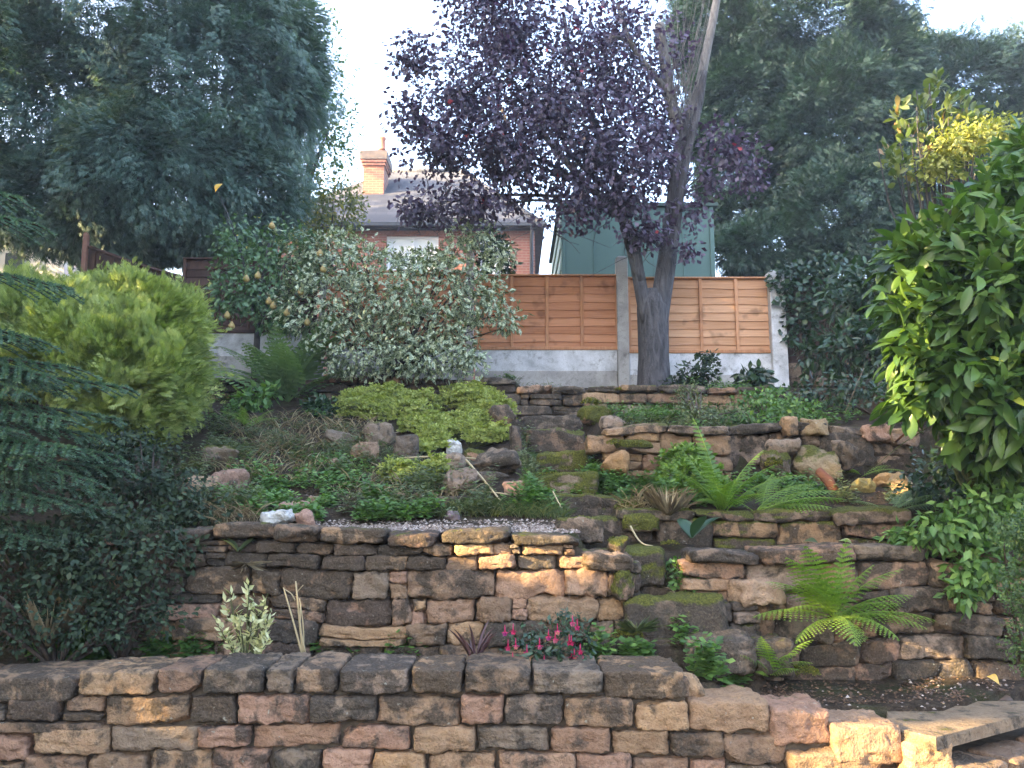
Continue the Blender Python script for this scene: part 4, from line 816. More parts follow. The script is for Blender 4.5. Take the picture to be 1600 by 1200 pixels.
# loose deciduous tree peeking out behind it
G = Geo(); B = [blob(490, 110, 15.5, 55, 85, 1.2), blob(515, 210, 15.5, 45, 65, 1.0), blob(478, 270, 15.5, 60, 60, 1.0), blob(470, 30, 15.5, 60, 40, 1.0)]
leaf_cloud(G, B, 3600, .10, rng, shell=.9, amp=.35, freq=5, seed=8)
G2 = Geo(); b0 = P(470, 470, 15.5); tube(G2, spline([b0, P(475, 350, 15.5), P(488, 200, 15.5), P(485, 40, 15.5)], 12), np.linspace(.12, .03, 12), 7); branches(G2, P(478, 300, 15.5), [P(a, b, 15.4) for a, b in ((520, 200), (540, 150), (510, 90), (450, 200))], .03, rng)
tree('leafy_tree', 'loose light green broadleaf tree fringing the right side of the huge dark conifer', (b0[0], b0[1], 3.3), 'tree', [('crown', G, 'decid'), ('trunk', G2, 'barkdk')])
G = Geo(); B = [blob(495, 325, 14.5, 70, 45, .9), blob(540, 320, 14.5, 32, 40, .6), blob(470, 355, 14.3, 60, 40, .8)]
leaf_cloud(G, B, 3400, .085, rng, shell=.8, amp=.3, freq=4, seed=9)
G2 = Geo(); b0 = P(505, 470, 14.5); branches(G2, b0, [P(a, b, 14.5) for a, b in ((470, 320), (505, 310), (545, 320), (525, 300))], .04, rng)
tree('bush', 'olive and yellow leaved bush between the conifer and the brick house', (b0[0], b0[1], 3.2), 'bush', [('crown', G, 'olive'), ('stem', G2, 'barkdk')])
# golden thuja bushes
def golden(label, B, base, n, seed):
    rng = rs(seed); G = Geo(); spray_cloud(G, B, n*4, .062, rng, T=SPRF, asp=.8, seed=seed+1, shell=.4, amp=.44, freq=4.6, up=.55); spray_cloud(G, B, int(n*4.0), .085, rng, T=SPRG, asp=.8, shell=.34, amp=.44, freq=4.6, up=.55, out=.9, front=.8, seed=seed, jit=.6); spray_cloud(G, [(c, r*.82) for c, r in B], n, .12, rng, T=SPRF, amp=.15, up=.5, seed=seed)
    G2 = Geo(); branches(G2, base, [c for c, r in B], .05, rng, 0, 6); return tree('golden_conifer', label, base, 'bush', [('foliage', G, 'gold'), ('stem', G2, 'barkdk')])
golden('large golden green conifer bush with two rounded humps at the left', [blob(210, 500, 6.9, 92, 62, .6), blob(215, 580, 6.4, 100, 78, .65), blob(150, 540, 6.6, 90, 70, .6), blob(250, 520, 6.6, 62, 60, .5), blob(210, 650, 6.3, 62, 40, .45), blob(255, 610, 6.35, 45, 50, .4)], gz(P(200, 690, 6.4)), 15000, 211)
golden('smaller pale golden conifer bush at the left edge of the photo', [blob(45, 500, 7.4, 82, 58, .55), blob(-60, 520, 7.4, 80, 60, .55), blob(95, 490, 7.5, 42, 40, .4), blob(40, 560, 7.3, 90, 60, .5)], gz(P(40, 640, 7.4)), 8000, 212)
# spruce, near left edge
rng = rs(221); G = Geo(); G2 = Geo(); tb = np.array([-3.15, 4.3, 1.2]); tube(G2, [tb+[0, 0, -.2], tb+[0, 0, 1.5], tb+[.02, 0, 3.2]], [.07, .05, .02], 8)
nd = (np.array([[0, 0, 0], [.5, .5, 0], [1, 0, 0], [.5, -.5, 0]]), np.array([[0, 1, 2, 3]]), np.array([0, .5, 1, .5]))
def twig(G, G2, a, b, sag, nl, r0, rng, dens=420):
    dens *= 1.7
    L = np.linalg.norm(b-a); n = 8; t = np.linspace(0, 1, n)[:, None]; p = a*(1-t)+b*t-np.array([0, 0, 1])*sag*L*t**2; tube(G2, p, np.linspace(r0, r0*.3, n), 4)
    m = int(dens*L); u = rng.random(m)*(n-1.001); i = u.astype(int); q = p[i]+(p[i+1]-p[i])*(u-i)[:, None]; d = unit(p[i+1]-p[i])
    rd = rdir(m, rng); rd = unit(rd-d*(rd*d).sum(1, keepdims=True)); rd[:, 2] = np.where(rd[:, 2] < -.2, -rd[:, 2]*.3, rd[:, 2])
    scatter(G, nd, q, unit(d*.75+rd), rdir(m, rng), nl*rng.uniform(.7, 1.2, m), .0055, rng, np.clip(rng.normal(.45, .2, m)+.3*(u/(n-1)-.5), 0, 1)); return p
for px, py, Y, rt_ in [(60, 342, 4.2, 3), (35, 305, 4.3, 2), (112, 440, 4.2, 3), (60, 520, 4.1, 4), (80, 575, 4.0, 4), (200, 590, 4.3, 5), (120, 562, 4.2, 4), (110, 640, 3.9, 4), (190, 640, 4.35, 4), (118, 680, 3.75, 5), (60, 700, 3.8, 4), (150, 735, 4.0, 4), (200, 720, 4.5, 4), (160, 780, 4.2, 4), (90, 770, 3.9, 4), (180, 760, 4.5, 3), (40, 600, 3.9, 4), (20, 520, 4.1, 4), (30, 660, 3.8, 4), (130, 820, 4.1, 4), (60, 830, 3.9, 4), (100, 600, 4.4, 4), (160, 670, 4.4, 4), (190, 700, 4.5, 4), (60, 740, 4.2, 4), (20, 780, 4.0, 4)]:
    e = P(px, py, Y); s = np.array([tb[0], tb[1], e[2]+rng.uniform(.02, .2)]); L = np.linalg.norm(e-s)
    p = twig(G, G2, s, e, .05, .026, .012, rng, 520); nside = int(L/.055)
    for k in range(nside):
        u = (.25+.75*k/nside)*(len(p)-1.001); i = int(u); q = p[i]+(p[i+1]-p[i])*(u-i); d = unit(e-s); sd = np.array([-d[1], d[0], 0])*(1 if k % 2 else -1)
        l2 = (.30*(1-u/len(p))+.08)*rng.uniform(.7, 1.2); tp = q+(unit(d*.85+sd*.75)+[0, 0, -.05])*l2; twig(G, G2, q, tp, .25, .022, .004, rng, 560)
tree('spruce_tree', 'blue green spruce with flat drooping branches at the left edge', tb, 'tree', [('needles', G, 'spruce'), ('trunk', G2, 'barkdk')])
# dark shrubs under the spruce
def shrub(name, label, B, base, n, size, mat, seed, cat='shrub', T=LEAF, asp=.6, shell=.55, amp=.25, freq=4, nst=9, stem='barkdk', r0=.012, cull=True, front=.7, **kw):
    rng = rs(seed); G = Geo(); leaf_cloud(G, B, n, size, rng, T, asp, shell, amp, freq, seed=seed, cull=cull, front=front, **kw)
    G2 = Geo(); ends = [c+rdir(1, rng)[0]*r*.7 for c, r in B for _ in range(max(1, nst//len(B)))]; branches(G2, base, ends, r0, rng, .08, 7, 5)
    return tree(name, label, base, cat, [('foliage', G, mat), ('stem', G2, stem)])
shrub('rose_bush', 'dark tangled rose bush spilling over the left end of the broad dry stone wall', [blob(215, 870, 4.15, 75, 52, .25), blob(262, 850, 4.25, 55, 36, .2), blob(130, 880, 4.1, 95, 55, .3), blob(190, 820, 4.4, 110, 40, .3)], gz(P(190, 1000, 4.2)), 3900, .036, 'rose', 231, nst=26, shell=.9, amp=.4)
shrub('dark_shrub', 'dark low shrub in deep shade left of the variegated euonymus', [blob(60, 960, 4.0, 90, 62, .3), blob(170, 960, 4.05, 75, 55, .28), blob(-60, 900, 3.9, 100, 90, .4), blob(255, 950, 4.1, 40, 40, .15), blob(20, 860, 4.15, 90, 60, .3)], gz(P(90, 1030, 4.0)), 4300, .030, 'rose', 232, nst=24, shell=.9, amp=.4)
shrub('bramble', 'sprawling grey green bramble between the spruce and the bare soil', [blob(250, 760, 4.9, 80, 36, .3), blob(170, 740, 4.8, 80, 45, .3), blob(300, 800, 4.75, 60, 28, .25), blob(210, 700, 5.4, 70, 30, .3)], gz(P(230, 800, 4.8)), 4000, .038, 'rose', 233, nst=30, shell=.95, amp=.4)
# pear tree, variegated shrub
rng = rs(241); b0 = gz(P(398, 585, 9.3))
G = Geo(); B = [blob(425, 400, 9.2, 75, 62, .5), blob(395, 460, 9.0, 62, 50, .45), blob(470, 410, 9.2, 52, 55, .45), blob(365, 375, 9.3, 34, 40, .3), blob(440, 490, 9.0, 50, 34, .35), blob(352, 450, 9.1, 26, 60, .3)]
leaf_cloud(G, B, 4200, .062, rng, LEAF, .62, .8, .25, 4, .45, seed=5)
G2 = Geo(); tube(G2, spline([b0, P(402, 520, 9.3), P(405, 470, 9.2), P(420, 380, 9.2)], 10), np.linspace(.045, .015, 10), 7); branches(G2, P(404, 500, 9.25), [P(a, b, 9.1) for a, b in ((350, 340), (365, 400), (470, 370), (490, 430), (440, 350), (340, 300), (455, 480))], .018, rng, .08)
pt = tree('pear_tree', 'small pear tree hung with yellow brown pears in front of the dark fence', b0, 'tree', [('crown', G, 'pear'), ('trunk', G2, 'bark')])
for px, py in ((427, 477), (448, 488), (355, 492), (480, 503), (385, 435), (505, 420), (403, 430), (420, 470), (500, 395), (425, 352), (362, 508), (470, 455)):
    c = P(px, py, 8.7); G = Geo(); zz = .85*np.array([-.052, -.045, -.03, -.01, .012, .03, .045, .05]); tube(G, np.c_[np.zeros(8)+c[0], np.zeros(8)+c[1], zz+c[2]], np.array([.008, .024, .034, .036, .028, .018, .011, .004]), 10); tube(G, [c+[0, 0, .048], c+[.005, 0, .075]], .002, 4); G.build('pear', MAT['fruit'], pt)
EV = [blob(560, 445, 9.2, 105, 65, .7), blob(640, 470, 9.0, 110, 85, .7), blob(520, 490, 9.1, 85, 70, .6), blob(700, 450, 9.0, 78, 55, .6), blob(620, 428, 9.3, 85, 34, .6), blob(760, 470, 8.9, 42, 45, .4), blob(690, 520, 8.9, 70, 52, .5), blob(600, 550, 8.9, 85, 40, .5), blob(780, 400, 9, 30, 22, .25), blob(790, 500, 8.9, 30, 20, .25), blob(735, 370, 9.1, 40, 24, .3), blob(690, 400, 9.2, 40, 18, .3), blob(560, 560, 8.9, 60, 34, .4), blob(660, 565, 8.8, 70, 30, .4), blob(725, 560, 8.8, 40, 28, .3), blob(470, 480, 9.1, 45, 45, .4), blob(500, 400, 9.2, 60, 40, .4), blob(540, 385, 9.3, 40, 22, .3)]
shrub('variegated_shrub', 'broad shrub of cream edged grey green leaves leaning on the orange fence', EV, gz(P(620, 600, 9.2)), 13000, .080, 'varieg', 242, asp=.5, shell=.8, amp=.38, freq=3.5, droop=.5, nst=48, r0=.02)
shrub('dark_shrub', 'dark glossy evergreen behind the variegated shrub and the concrete post', [blob(762, 388, 10.9, 36, 30, .3), blob(775, 415, 10.9, 30, 26, .3)], gz(P(765, 470, 10.9)), 800, .09, 'dark', 243, asp=.5)
# ------------------------------------------------------------------ purple plum
rng = rs(251); b0 = gz(P(1022, 597, 9.45)); G2 = Geo(); k = M(9.45)
tube(G2, spline([b0+[0, 0, -.1], P(1022, 565, 9.45), P(1021, 520, 9.45), P(1020, 480, 9.45), P(1019, 452, 9.45)], 26), np.interp(np.linspace(0, 1, 26), [0, .12, .3, .75, 1], [32*k, 25*k, 23*k, 24*k, 12*k]), 22, .10, 4)
def limb(pts, r0, r1, n=14, s=10, seed=0): tube(G2, spline(pts, n), np.linspace(r0, r1, n)*k, s, .09, seed)
limb([P(1012, 505, 9.40), P(997, 430, 9.36), P(985, 360, 9.3), P(960, 330, 9.2), P(900, 270, 9.0), P(840, 200, 8.9)], 12, 4, seed=1)
limb([P(1000, 440, 9.36), P(976, 350, 9.3), P(950, 250, 9.4), P(900, 120, 9.5), P(880, 20, 9.6)], 10, 3, seed=2)
limb([P(1028, 500, 9.45), P(1043, 400, 9.45), P(1054, 320, 9.45), P(1062, 250, 9.45), P(1070, 180, 9.45)], 16, 11, 18, seed=3)
limb([P(1034, 470, 9.42), P(1056, 340, 9.36), P(1074, 240, 9.36), P(1092, 165, 9.36), P(1100, 112, 9.36)], 8, 6, 16, seed=8)
GT = G2; GL = []
G2 = Geo(); GL.append(G2); limb([P(1068, 190, 9.45), P(1088, 150, 9.5), P(1104, 80, 9.5), P(1122, -10, 9.5)], 10, 6, seed=4)
G2 = Geo(); GL.append(G2); limb([P(1062, 205, 9.45), P(1048, 160, 9.42), P(1038, 90, 9.42), P(1030, 38, 9.42)], 11, 8, seed=5)
G2 = Geo(); GL.append(G2); limb([P(1048, 150, 9.4), P(1020, 115, 9.3), P(990, 75, 9.2), P(972, 30, 9.2), P(965, 5, 9.2)], 6, 3, seed=6)
limb([P(985, 70, 9.2), P(970, 60, 9.1), P(958, 58, 9.0)], 3.5, 2.5, 6, 6, seed=7)
PB = [blob(800, 60, 9.2, 120, 95, 1.0), blob(720, 150, 9.0, 100, 75, .9), blob(860, 170, 9.2, 150, 110, 1.1), blob(960, 90, 9.4, 110, 110, 1.0), blob(700, 240, 8.9, 85, 50, .7), blob(790, 250, 9.0, 110, 75, .9), blob(940, 240, 9.1, 120, 80, .9), blob(660, 325, 8.9, 55, 28, .4), blob(735, 320, 8.9, 62, 28, .4), blob(900, 320, 9.0, 52, 38, .5), blob(980, 310, 9.1, 55, 48, .5), blob(1030, 200, 9.6, 50, 120, .7), blob(855, 345, 9, 28, 20, .25), blob(650, 90, 9, 40, 30, .4), blob(640, 190, 8.9, 34, 40, .4), blob(1010, 365, 9.2, 40, 30, .3), blob(770, -20, 9.3, 90, 50, .8)]
G3 = Geo(); G = Geo(); leaf_cloud(G, PB, 38000, .070, rng, LEAFW, .68, .95, .35, 5, .4, seed=12, cull=False, clump=.12, hole=lambda p: fbm(p*2.3, 77, 2) > -.42+.25*rng.normal(size=len(p)))
B2 = [blob(1150, 240, 9.3, 45, 34, .35), blob(1170, 275, 9.3, 36, 30, .3), blob(1110, 280, 9.3, 40, 34, .35), blob(1120, 220, 9.5, 40, 30, .4), blob(1080, 330, 9.3, 34, 40, .3), blob(1075, 390, 9.2, 25, 25, .2)]
leaf_cloud(G, B2, 1250, .075, rng, LEAFW, .68, .95, .35, 5, .5, seed=13, cull=False)
for _ in range(170):
    c, r = PB[rng.integers(len(PB))]; a = c+rdir(1, rng)[0]*r*.9; b = a+np.array([rng.normal(0, .25), rng.normal(0, .2), -rng.uniform(.05, .35)]); m_ = (a+b)/2+rng.normal(size=3)*.05; tube(G3, spline([a, m_, b], 6), np.linspace(.006, .002, 6), 4)
pl_ = tree('purple_tree', 'purple leaved plum tree with thick dark trunk in front of the orange fence', b0, 'tree', [('crown', G, 'plum'), ('trunk', GT, 'bark')])
for G in GL: G.build('limb', MAT['bark_pale_lit'], pl_)  # light on the upper limbs is put into their paler bark
for a, b in ((700, 240), (660, 320), (740, 330), (800, 180), (640, 200), (880, 330), (930, 200)): G = Geo(); branches(G, P(978, 330, 9.3), [P(a, b, 9.0+.5*rng.random())], .03, rng, .08, 9); G.build('branch', MAT['bark'], pl_)
for a, b in ((1185, 225), (1200, 270), (1150, 300), (1140, 210)): G = Geo(); branches(G, P(1056, 310, 9.4), [P(a, b, 9.3)], .012, rng, .05, 8); G.build('branch', MAT['bark'], pl_)
tag(G3.build('twigs', MAT['bark'], pl_), kind='stuff')
G4 = Geo()
for _ in range(34):
    s = P(rng.uniform(1042, 1080), rng.uniform(120, 190), 9.35); e = P(rng.uniform(1025, 1130), rng.uniform(-40, 70), 9.3); branches(G4, s, [e], .006, rng, -.05, 8, 4, .05)
G4.build('water_shoot', MAT['bark_pale_lit'], pl_)
# ------------------------------------------------------------------ right side conifers and shrubs
def conifer(label, B, base, n, size, seed, trunks, group='tall conifers on the right'):
    rng = rs(seed); G = Geo(); spray_cloud(G, B, int(n*4.6), size*.52, rng, asp=.8, up=.15, amp=.24, freq=5.0, shell=.28, front=.85, seed=seed); spray_cloud(G, [(c, r*.8) for c, r in B], n*2, size*.95, rng, up=-.1, amp=.1, front=.6, seed=seed)
    pp = [('crown', G, 'conifer_r')]
    for a, b, c, d in trunks: pp.append(('trunk', tube(Geo(), spline([P(a, b, base[1]), P((a+c)/2+4, (b+d)/2, base[1]), P(c, d, base[1])], 8), np.linspace(.12, .06, 8), 8, .1, a), 'barkdk'))
    return tree('conifer_tree', label, base, 'tree', pp, group)
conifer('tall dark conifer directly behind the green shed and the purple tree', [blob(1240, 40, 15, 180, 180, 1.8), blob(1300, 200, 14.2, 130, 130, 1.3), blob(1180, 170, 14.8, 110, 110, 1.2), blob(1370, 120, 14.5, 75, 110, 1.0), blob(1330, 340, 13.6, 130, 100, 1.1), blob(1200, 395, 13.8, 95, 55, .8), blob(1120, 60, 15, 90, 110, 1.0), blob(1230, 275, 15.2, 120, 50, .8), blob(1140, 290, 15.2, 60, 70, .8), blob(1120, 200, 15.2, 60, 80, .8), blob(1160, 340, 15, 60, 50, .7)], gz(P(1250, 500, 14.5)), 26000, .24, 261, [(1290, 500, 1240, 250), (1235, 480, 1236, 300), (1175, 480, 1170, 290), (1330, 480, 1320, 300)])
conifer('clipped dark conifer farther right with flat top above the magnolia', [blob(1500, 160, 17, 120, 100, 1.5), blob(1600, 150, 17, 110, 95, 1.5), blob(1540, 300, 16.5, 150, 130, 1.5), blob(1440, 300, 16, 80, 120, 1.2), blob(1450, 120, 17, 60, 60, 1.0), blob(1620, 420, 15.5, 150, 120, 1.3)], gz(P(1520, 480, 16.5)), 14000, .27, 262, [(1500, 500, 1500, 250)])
shrub('ivy', 'dark ivy climbing over the brown fence beside the white post', [blob(1260, 470, 10.0, 42, 70, .15), blob(1225, 440, 9.95, 24, 40, .1), blob(1300, 430, 10.0, 60, 40, .2), blob(1245, 520, 10.0, 32, 26, .1)], gz(P(1260, 605, 10.0)), 1500, .075, 'dark', 263, 'ivy', asp=.85, shell=.7)
shrub('dark_shrub', 'dark rhododendron like shrub between the ivy and the bright laurel', [blob(1340, 470, 9.0, 60, 60, .5), blob(1380, 540, 8.4, 60, 60, .5), blob(1320, 540, 8.6, 48, 38, .4), blob(1400, 440, 8.8, 50, 70, .5), blob(1290, 560, 8.8, 50, 30, .3)], gz(P(1350, 620, 8.6)), 2600, .13, 'dark', 264, asp=.32, T=BIG, shell=.8, droop=.4)
shrub('dark_shrub', 'low dark leafy mound under the laurel on the right terrace', [blob(1330, 610, 7.8, 75, 34, .5), blob(1420, 620, 7.2, 80, 45, .5), blob(1260, 615, 8.2, 50, 20, .3), blob(1480, 660, 6.8, 80, 55, .5), blob(1570, 600, 7.4, 100, 90, .5), blob(1600, 480, 8.0, 110, 90, .5)], gz(P(1370, 650, 7.6)), 3600, .06, 'dark', 265, asp=.6, shell=.9)
# laurel
rng = rs(271); LB = [blob(1575, 360, 4.7, 105, 92, .55), blob(1490, 420, 4.6, 90, 80, .45), blob(1560, 480, 4.4, 120, 130, .5), blob(1450, 500, 4.5, 60, 60, .3), blob(1500, 590, 4.4, 90, 70, .4), blob(1580, 640, 4.3, 95, 90, .45), blob(1650, 400, 4.6, 110, 180, .6), blob(1610, 255, 4.8, 55, 40, .4), blob(1420, 420, 4.6, 45, 50, .25), blob(1425, 560, 4.5, 45, 45, .25)]
G = Geo(); leaf_cloud(G, LB, 6200, .135, rng, BIG, .34, .5, .24, 3.6, .35, .9, seed=14, front=.85); leaf_cloud(G, [(c, r*.7) for c, r in LB], 1500, .15, rng, BIG, .42, .6, .1, 3, .35, .6, seed=16)
for cx_, cy_, n_ in ((1420, 640, 9), (1405, 620, 7), (1390, 470, 8), (1540, 720, 14), (1500, 690, 12), (1575, 730, 12)): leaf_cloud(G, [blob(cx_, cy_, 4.35, 24, 18, .08)], n_*2, .13, rng, BIG, .40, .9, .2, 3, .6, seed=15, cull=False)
G2 = Geo(); b0 = gz(P(1560, 800, 4.9)); branches(G2, b0, [c+rdir(1, rng)[0]*r*.7 for c, r in LB for _ in range(4)], .02, rng, .05)
G3 = Geo(); branches(G3, P(1530, 620, 4.6), [P(a, b, 4.4) for a, b in ((1395, 615), (1410, 640), (1390, 470), (1350, 735), (1430, 610))], .006, rng, .04, 8, 5)
tree('laurel_bush', 'big bright glossy laurel bush filling the right edge', b0, 'bush', [('foliage', G, 'laurel'), ('stem', G2, 'greentwig'), ('stem', G3, 'greentwig')])
# magnolia, yellow shrub
rng = rs(281); b0 = gz(P(1480, 640, 6.6)); G = Geo(); G2 = Geo(); ends = []
for px, py in ((1455, 135), (1480, 150), (1440, 170), (1405, 165), (1512, 165), (1390, 225), (1420, 240), (1450, 220), (1495, 200), (1530, 180), (1425, 195), (1470, 185), (1400, 260), (1440, 265), (1475, 240), (1510, 225), (1385, 240), (1460, 260), (1430, 150), (1500, 145), (1465, 115), (1410, 200), (1440, 195), (1485, 175), (1520, 200), (1400, 240), (1430, 280), (1490, 260)):
    e = P(px, py, 6.2+rng.uniform(-.3, .3)); ends.append(e); n = 16; d = unit(rdir(n, rng)+[0, -.2, .55]); scatter(G, OBOV, e+rdir(n, rng)*.02-np.array([0, 0, 1])*rng.uniform(0, .12, n)[:, None], d, rdir(n, rng)+[0, 0, .6], .105*rng.uniform(.7, 1.15, n), .045, rng, np.clip(rng.normal(.5, .25, n), 0, 1))
branches(G2, b0, ends, .02, rng, .02, 9)
tree('magnolia_tree', 'bronze green magnolia branches rising behind the laurel bush', b0, 'tree', [('crown', G, 'magno'), ('trunk', G2, 'bark')])
shrub('yellow_shrub', 'bright yellow leaved shrub between magnolia and laurel', [blob(1500, 228, 6.0, 60, 30, .3), blob(1462, 262, 6.0, 36, 26, .2), blob(1548, 208, 6.0, 42, 22, .2)], gz(P(1510, 640, 6.4)), 2600, .045, 'yellow', 282, asp=.5, shell=1, amp=.55, nst=12)
# right bottom: pinnate shrub, box, ground leaves
shrub('box_shrub', 'clipped small leaved box shrub at the lower right edge', [blob(1600, 830, 3.3, 48, 36, .14), blob(1612, 910, 3.3, 48, 60, .15), blob(1614, 1000, 3.3, 38, 55, .14)], P(1612, 1085, 3.35), 6500, .017, 'decid', 291, asp=.55, shell=.5, amp=.2)
shrub('creeper', 'green pinnate leaved creeper hanging down the right end of the brown wall', [blob(1480, 830, 4.4, 60, 34, .2), blob(1540, 800, 4.4, 60, 60, .25), blob(1530, 880, 4.3, 50, 50, .15), blob(1420, 838, 4.5, 40, 20, .15), blob(1500, 920, 4.25, 26, 30, .08), blob(1590, 760, 4.4, 50, 60, .2)], gz(P(1540, 850, 4.6)), 2300, .062, 'weed', 292, 'creeper', asp=.5, shell=.85, nst=24, droop=.6)
shrub('dark_shrub', 'shady leafy undergrowth below the laurel beside the sunlit stones', [blob(1500, 740, 5.2, 90, 45, .4), blob(1590, 700, 5.2, 80, 60, .4), blob(1440, 770, 5.4, 50, 26, .3)], gz(P(1510, 790, 5.2)), 2400, .05, 'dark', 293, asp=.6, shell=.9)
# ------------------------------------------------------------------ ferns
def ring(n, lift, arch, rng, a0=0, a1=360, var=12): return [(a0+(a1-a0)*(i+.5)/n+rng.uniform(-8, 8), lift+rng.uniform(-var, var), arch+rng.uniform(-.2, .2), rng.uniform(.8, 1.1)) for i in range(n)]
# azimuth: 0 = right, 90 = away, 180 = left, 270 = towards the camera
fern('large shuttlecock fern in front of the pear tree, tallest on the upper left bank', 450, 628, ring(6, 76, .5, rs(1))+ring(7, 56, .8, rs(2))+[(185, 40, .7, 1.0), (170, 48, .8, .9), (-10, 45, .8, .9)], 1.0, 301, 'ferndark', rndc=.5, npair=17, detail=3, wf=.75, wmax=.25)
fern('small yellow green fern on the left bank below the large shuttlecock fern', 388, 668, ring(7, 55, .9, rs(3)), .30, 302, 'fern', rndc=.75)
fern('tall upright fern right of the steps with narrow arching fronds', 1130, 800, [(126, 82, .40, 1.05), (150, 72, .5, .85), (185, 58, .7, .8), (230, 66, .7, .75), (20, 70, .7, .85), (350, 50, .9, .9), (200, 60, .8, .7), (330, 62, .8, .75), (270, 50, .9, .75), (250, 40, .8, .7), (300, 35, .8, .7), (225, 35, .9, .6)], .60, 303, 'fern', rndc=.35, npair=20, wmax=.13, wf=.6)
fern('wide fern with flat green fronds spreading right of the tall upright fern', 1185, 800, [(10, 32, .7, 1.0), (-12, 25, .6, .9), (25, 42, .8, .9), (-30, 20, .6, .75), (170, 40, .8, .6), (60, 55, .7, .7)], .58, 304, 'fern', rndc=.4, npair=18, wf=.6)
fern('yellow green fern growing on the far right beside the sunlit stones', 1345, 745, [(60, 66, .8, 1.0), (110, 60, .8, .9), (20, 45, .9, .9), (200, 40, .9, .6), (0, 30, .8, .8)], .42, 305, 'fern', rndc=.8)
fern('dark fern fronds under the creeper at the right', 1395, 800, [(10, 35, .7, 1), (-20, 25, .7, .9), (40, 45, .7, .8), (150, 40, .8, .6)], .4, 306, 'ferndark')
# the bright ferns rooted in the brown wall
fern('largest bright green fern rooted in the face of the brown wall, low on the right', 1306, 968, [(205, 66, .75, 1.05), (222, 72, .6, 1.05), (192, 52, .9, 1.0), (300, 86, .3, .95), (345, 62, .9, 1.0), (330, 74, .7, .8), (185, 24, .8, 1.0), (215, 8, .9, .75), (262, 22, 1.2, .9), (300, 25, 1.2, .85), (330, 22, .9, .95), (352, 20, .7, 1.15), (10, 28, .7, .95), (195, 36, 1.0, .8), (215, 58, .9, .9), (352, 40, .8, .95)], .42, 311, 'fern', Y=4.26, rndc=.55, npair=15, detail=6, wmax=.27, wf=.55)
fern('small bright fern at the foot of the wall left below the largest bright fern', 1203, 1056, [(230, 76, .6, 1.0), (200, 56, .9, .9), (180, 38, .9, .9), (320, 60, .9, .9), (345, 45, 1.0, 1.0), (350, 62, .8, 1.2), (330, 40, .9, .7), (250, 40, 1, .6)], .22, 312, 'fern', Y=4.05, rndc=.5, npair=14, wmax=.28, wf=.6)
fern('tiny dark fern beside the upper steps left edge', 850, 726, ring(6, 45, .9, rs(5)), .2, 313, 'ferndark')
# ------------------------------------------------------------------ golden spurge cushions
def rosettes(G, p, nr, size, rng, nl=9):
    for k in range(nl):
        a = rng.uniform(0, 6.28, len(p)); rd = np.stack([np.cos(a), np.sin(a), rng.uniform(-.1, .9, len(p))], -1); scatter(G, LEAFW, p+rd*.004, unit(rd+nr*.4), unit(nr+rd*.1+rdir(len(p), rng)*.3), size*rng.uniform(.7, 1.2, len(p)), size*.42, rng, np.clip(rng.normal(.5, .2, len(p)), 0, 1))
def cushion(label, spots, n, size, seed, mat='spurge', name='golden_spurge', cat='plant', hgt=.16):
    rng = rs(seed); G = Geo(); G2 = Geo(); base = None
    for px, py, rx, ry in spots:
        g = hit(px, py+ry*.6)[0]; base = g if base is None else base; k = g[1]/F; c = g+[0, .05, ry*k*.6]
        m = int(n*rx*ry/1500); d = rdir(m, rng); d[:, 2] = np.where(d[:, 2] < -.35, -d[:, 2], d[:, 2]); d[:, 1] -= .2; d = unit(d)
        p = c+d*np.array([rx*k, min(rx*k, .4), max(ry*k*1.5, .08)])*(.75+.25*rng.random((m, 1)))*(1+.42*fbm(d*3.6+seed+px, 4, 3))[:, None]
        p[:, 2] = np.maximum(p[:, 2], H(p[:, 0], p[:, 1], False)+.02); rosettes(G, p, d, size, rng)
        for i in range(0, m, 3): tube(G2, [base-[0, 0, .05], (base+c*3)/4-[0, 0, .05], p[i]], .002, 3)
    return tree(name, label, base, cat, [('foliage', G, mat), ('stem', G2, 'greentwig')])
cushion('long mounded yellow green clump spreading left of the upper steps', [(545+r_.uniform(0, 245), 616+r_.uniform(0, 42), r_.uniform(20, 34), r_.uniform(13, 20)) for r_ in [rs(77)] for _ in range(26)]+[(690, 668, 34, 16), (655, 672, 30, 14)], 1000, .034, 321)
cushion('second yellow green clump hanging over stones above the small white stone', [(672, 690, 26, 15), (700, 682, 24, 15), (728, 676, 28, 16), (752, 690, 26, 16), (778, 684, 22, 16), (658, 704, 18, 11), (740, 664, 26, 14), (690, 700, 18, 10)], 1000, .034, 322)
cushion('small lone yellow green cushion on bare soil left of the dry stalks', [(625, 745, 32, 20)], 700, .034, 323)
cushion('narrow yellow green tuft just left of the large weathered boulder', [(682, 745, 18, 22)], 700, .034, 324)
cushion('bright yellow green leafy clump with reddish tips beside the tall upright fern', [(1075, 752, 45, 32), (1045, 735, 25, 22), (1100, 770, 40, 26), (1060, 705, 12, 16)], 520, .045, 325, 'fern')
cushion('small round green tuft growing on the gravel board', [(820, 590, 14, 12)], 700, .05, 326, 'weed')
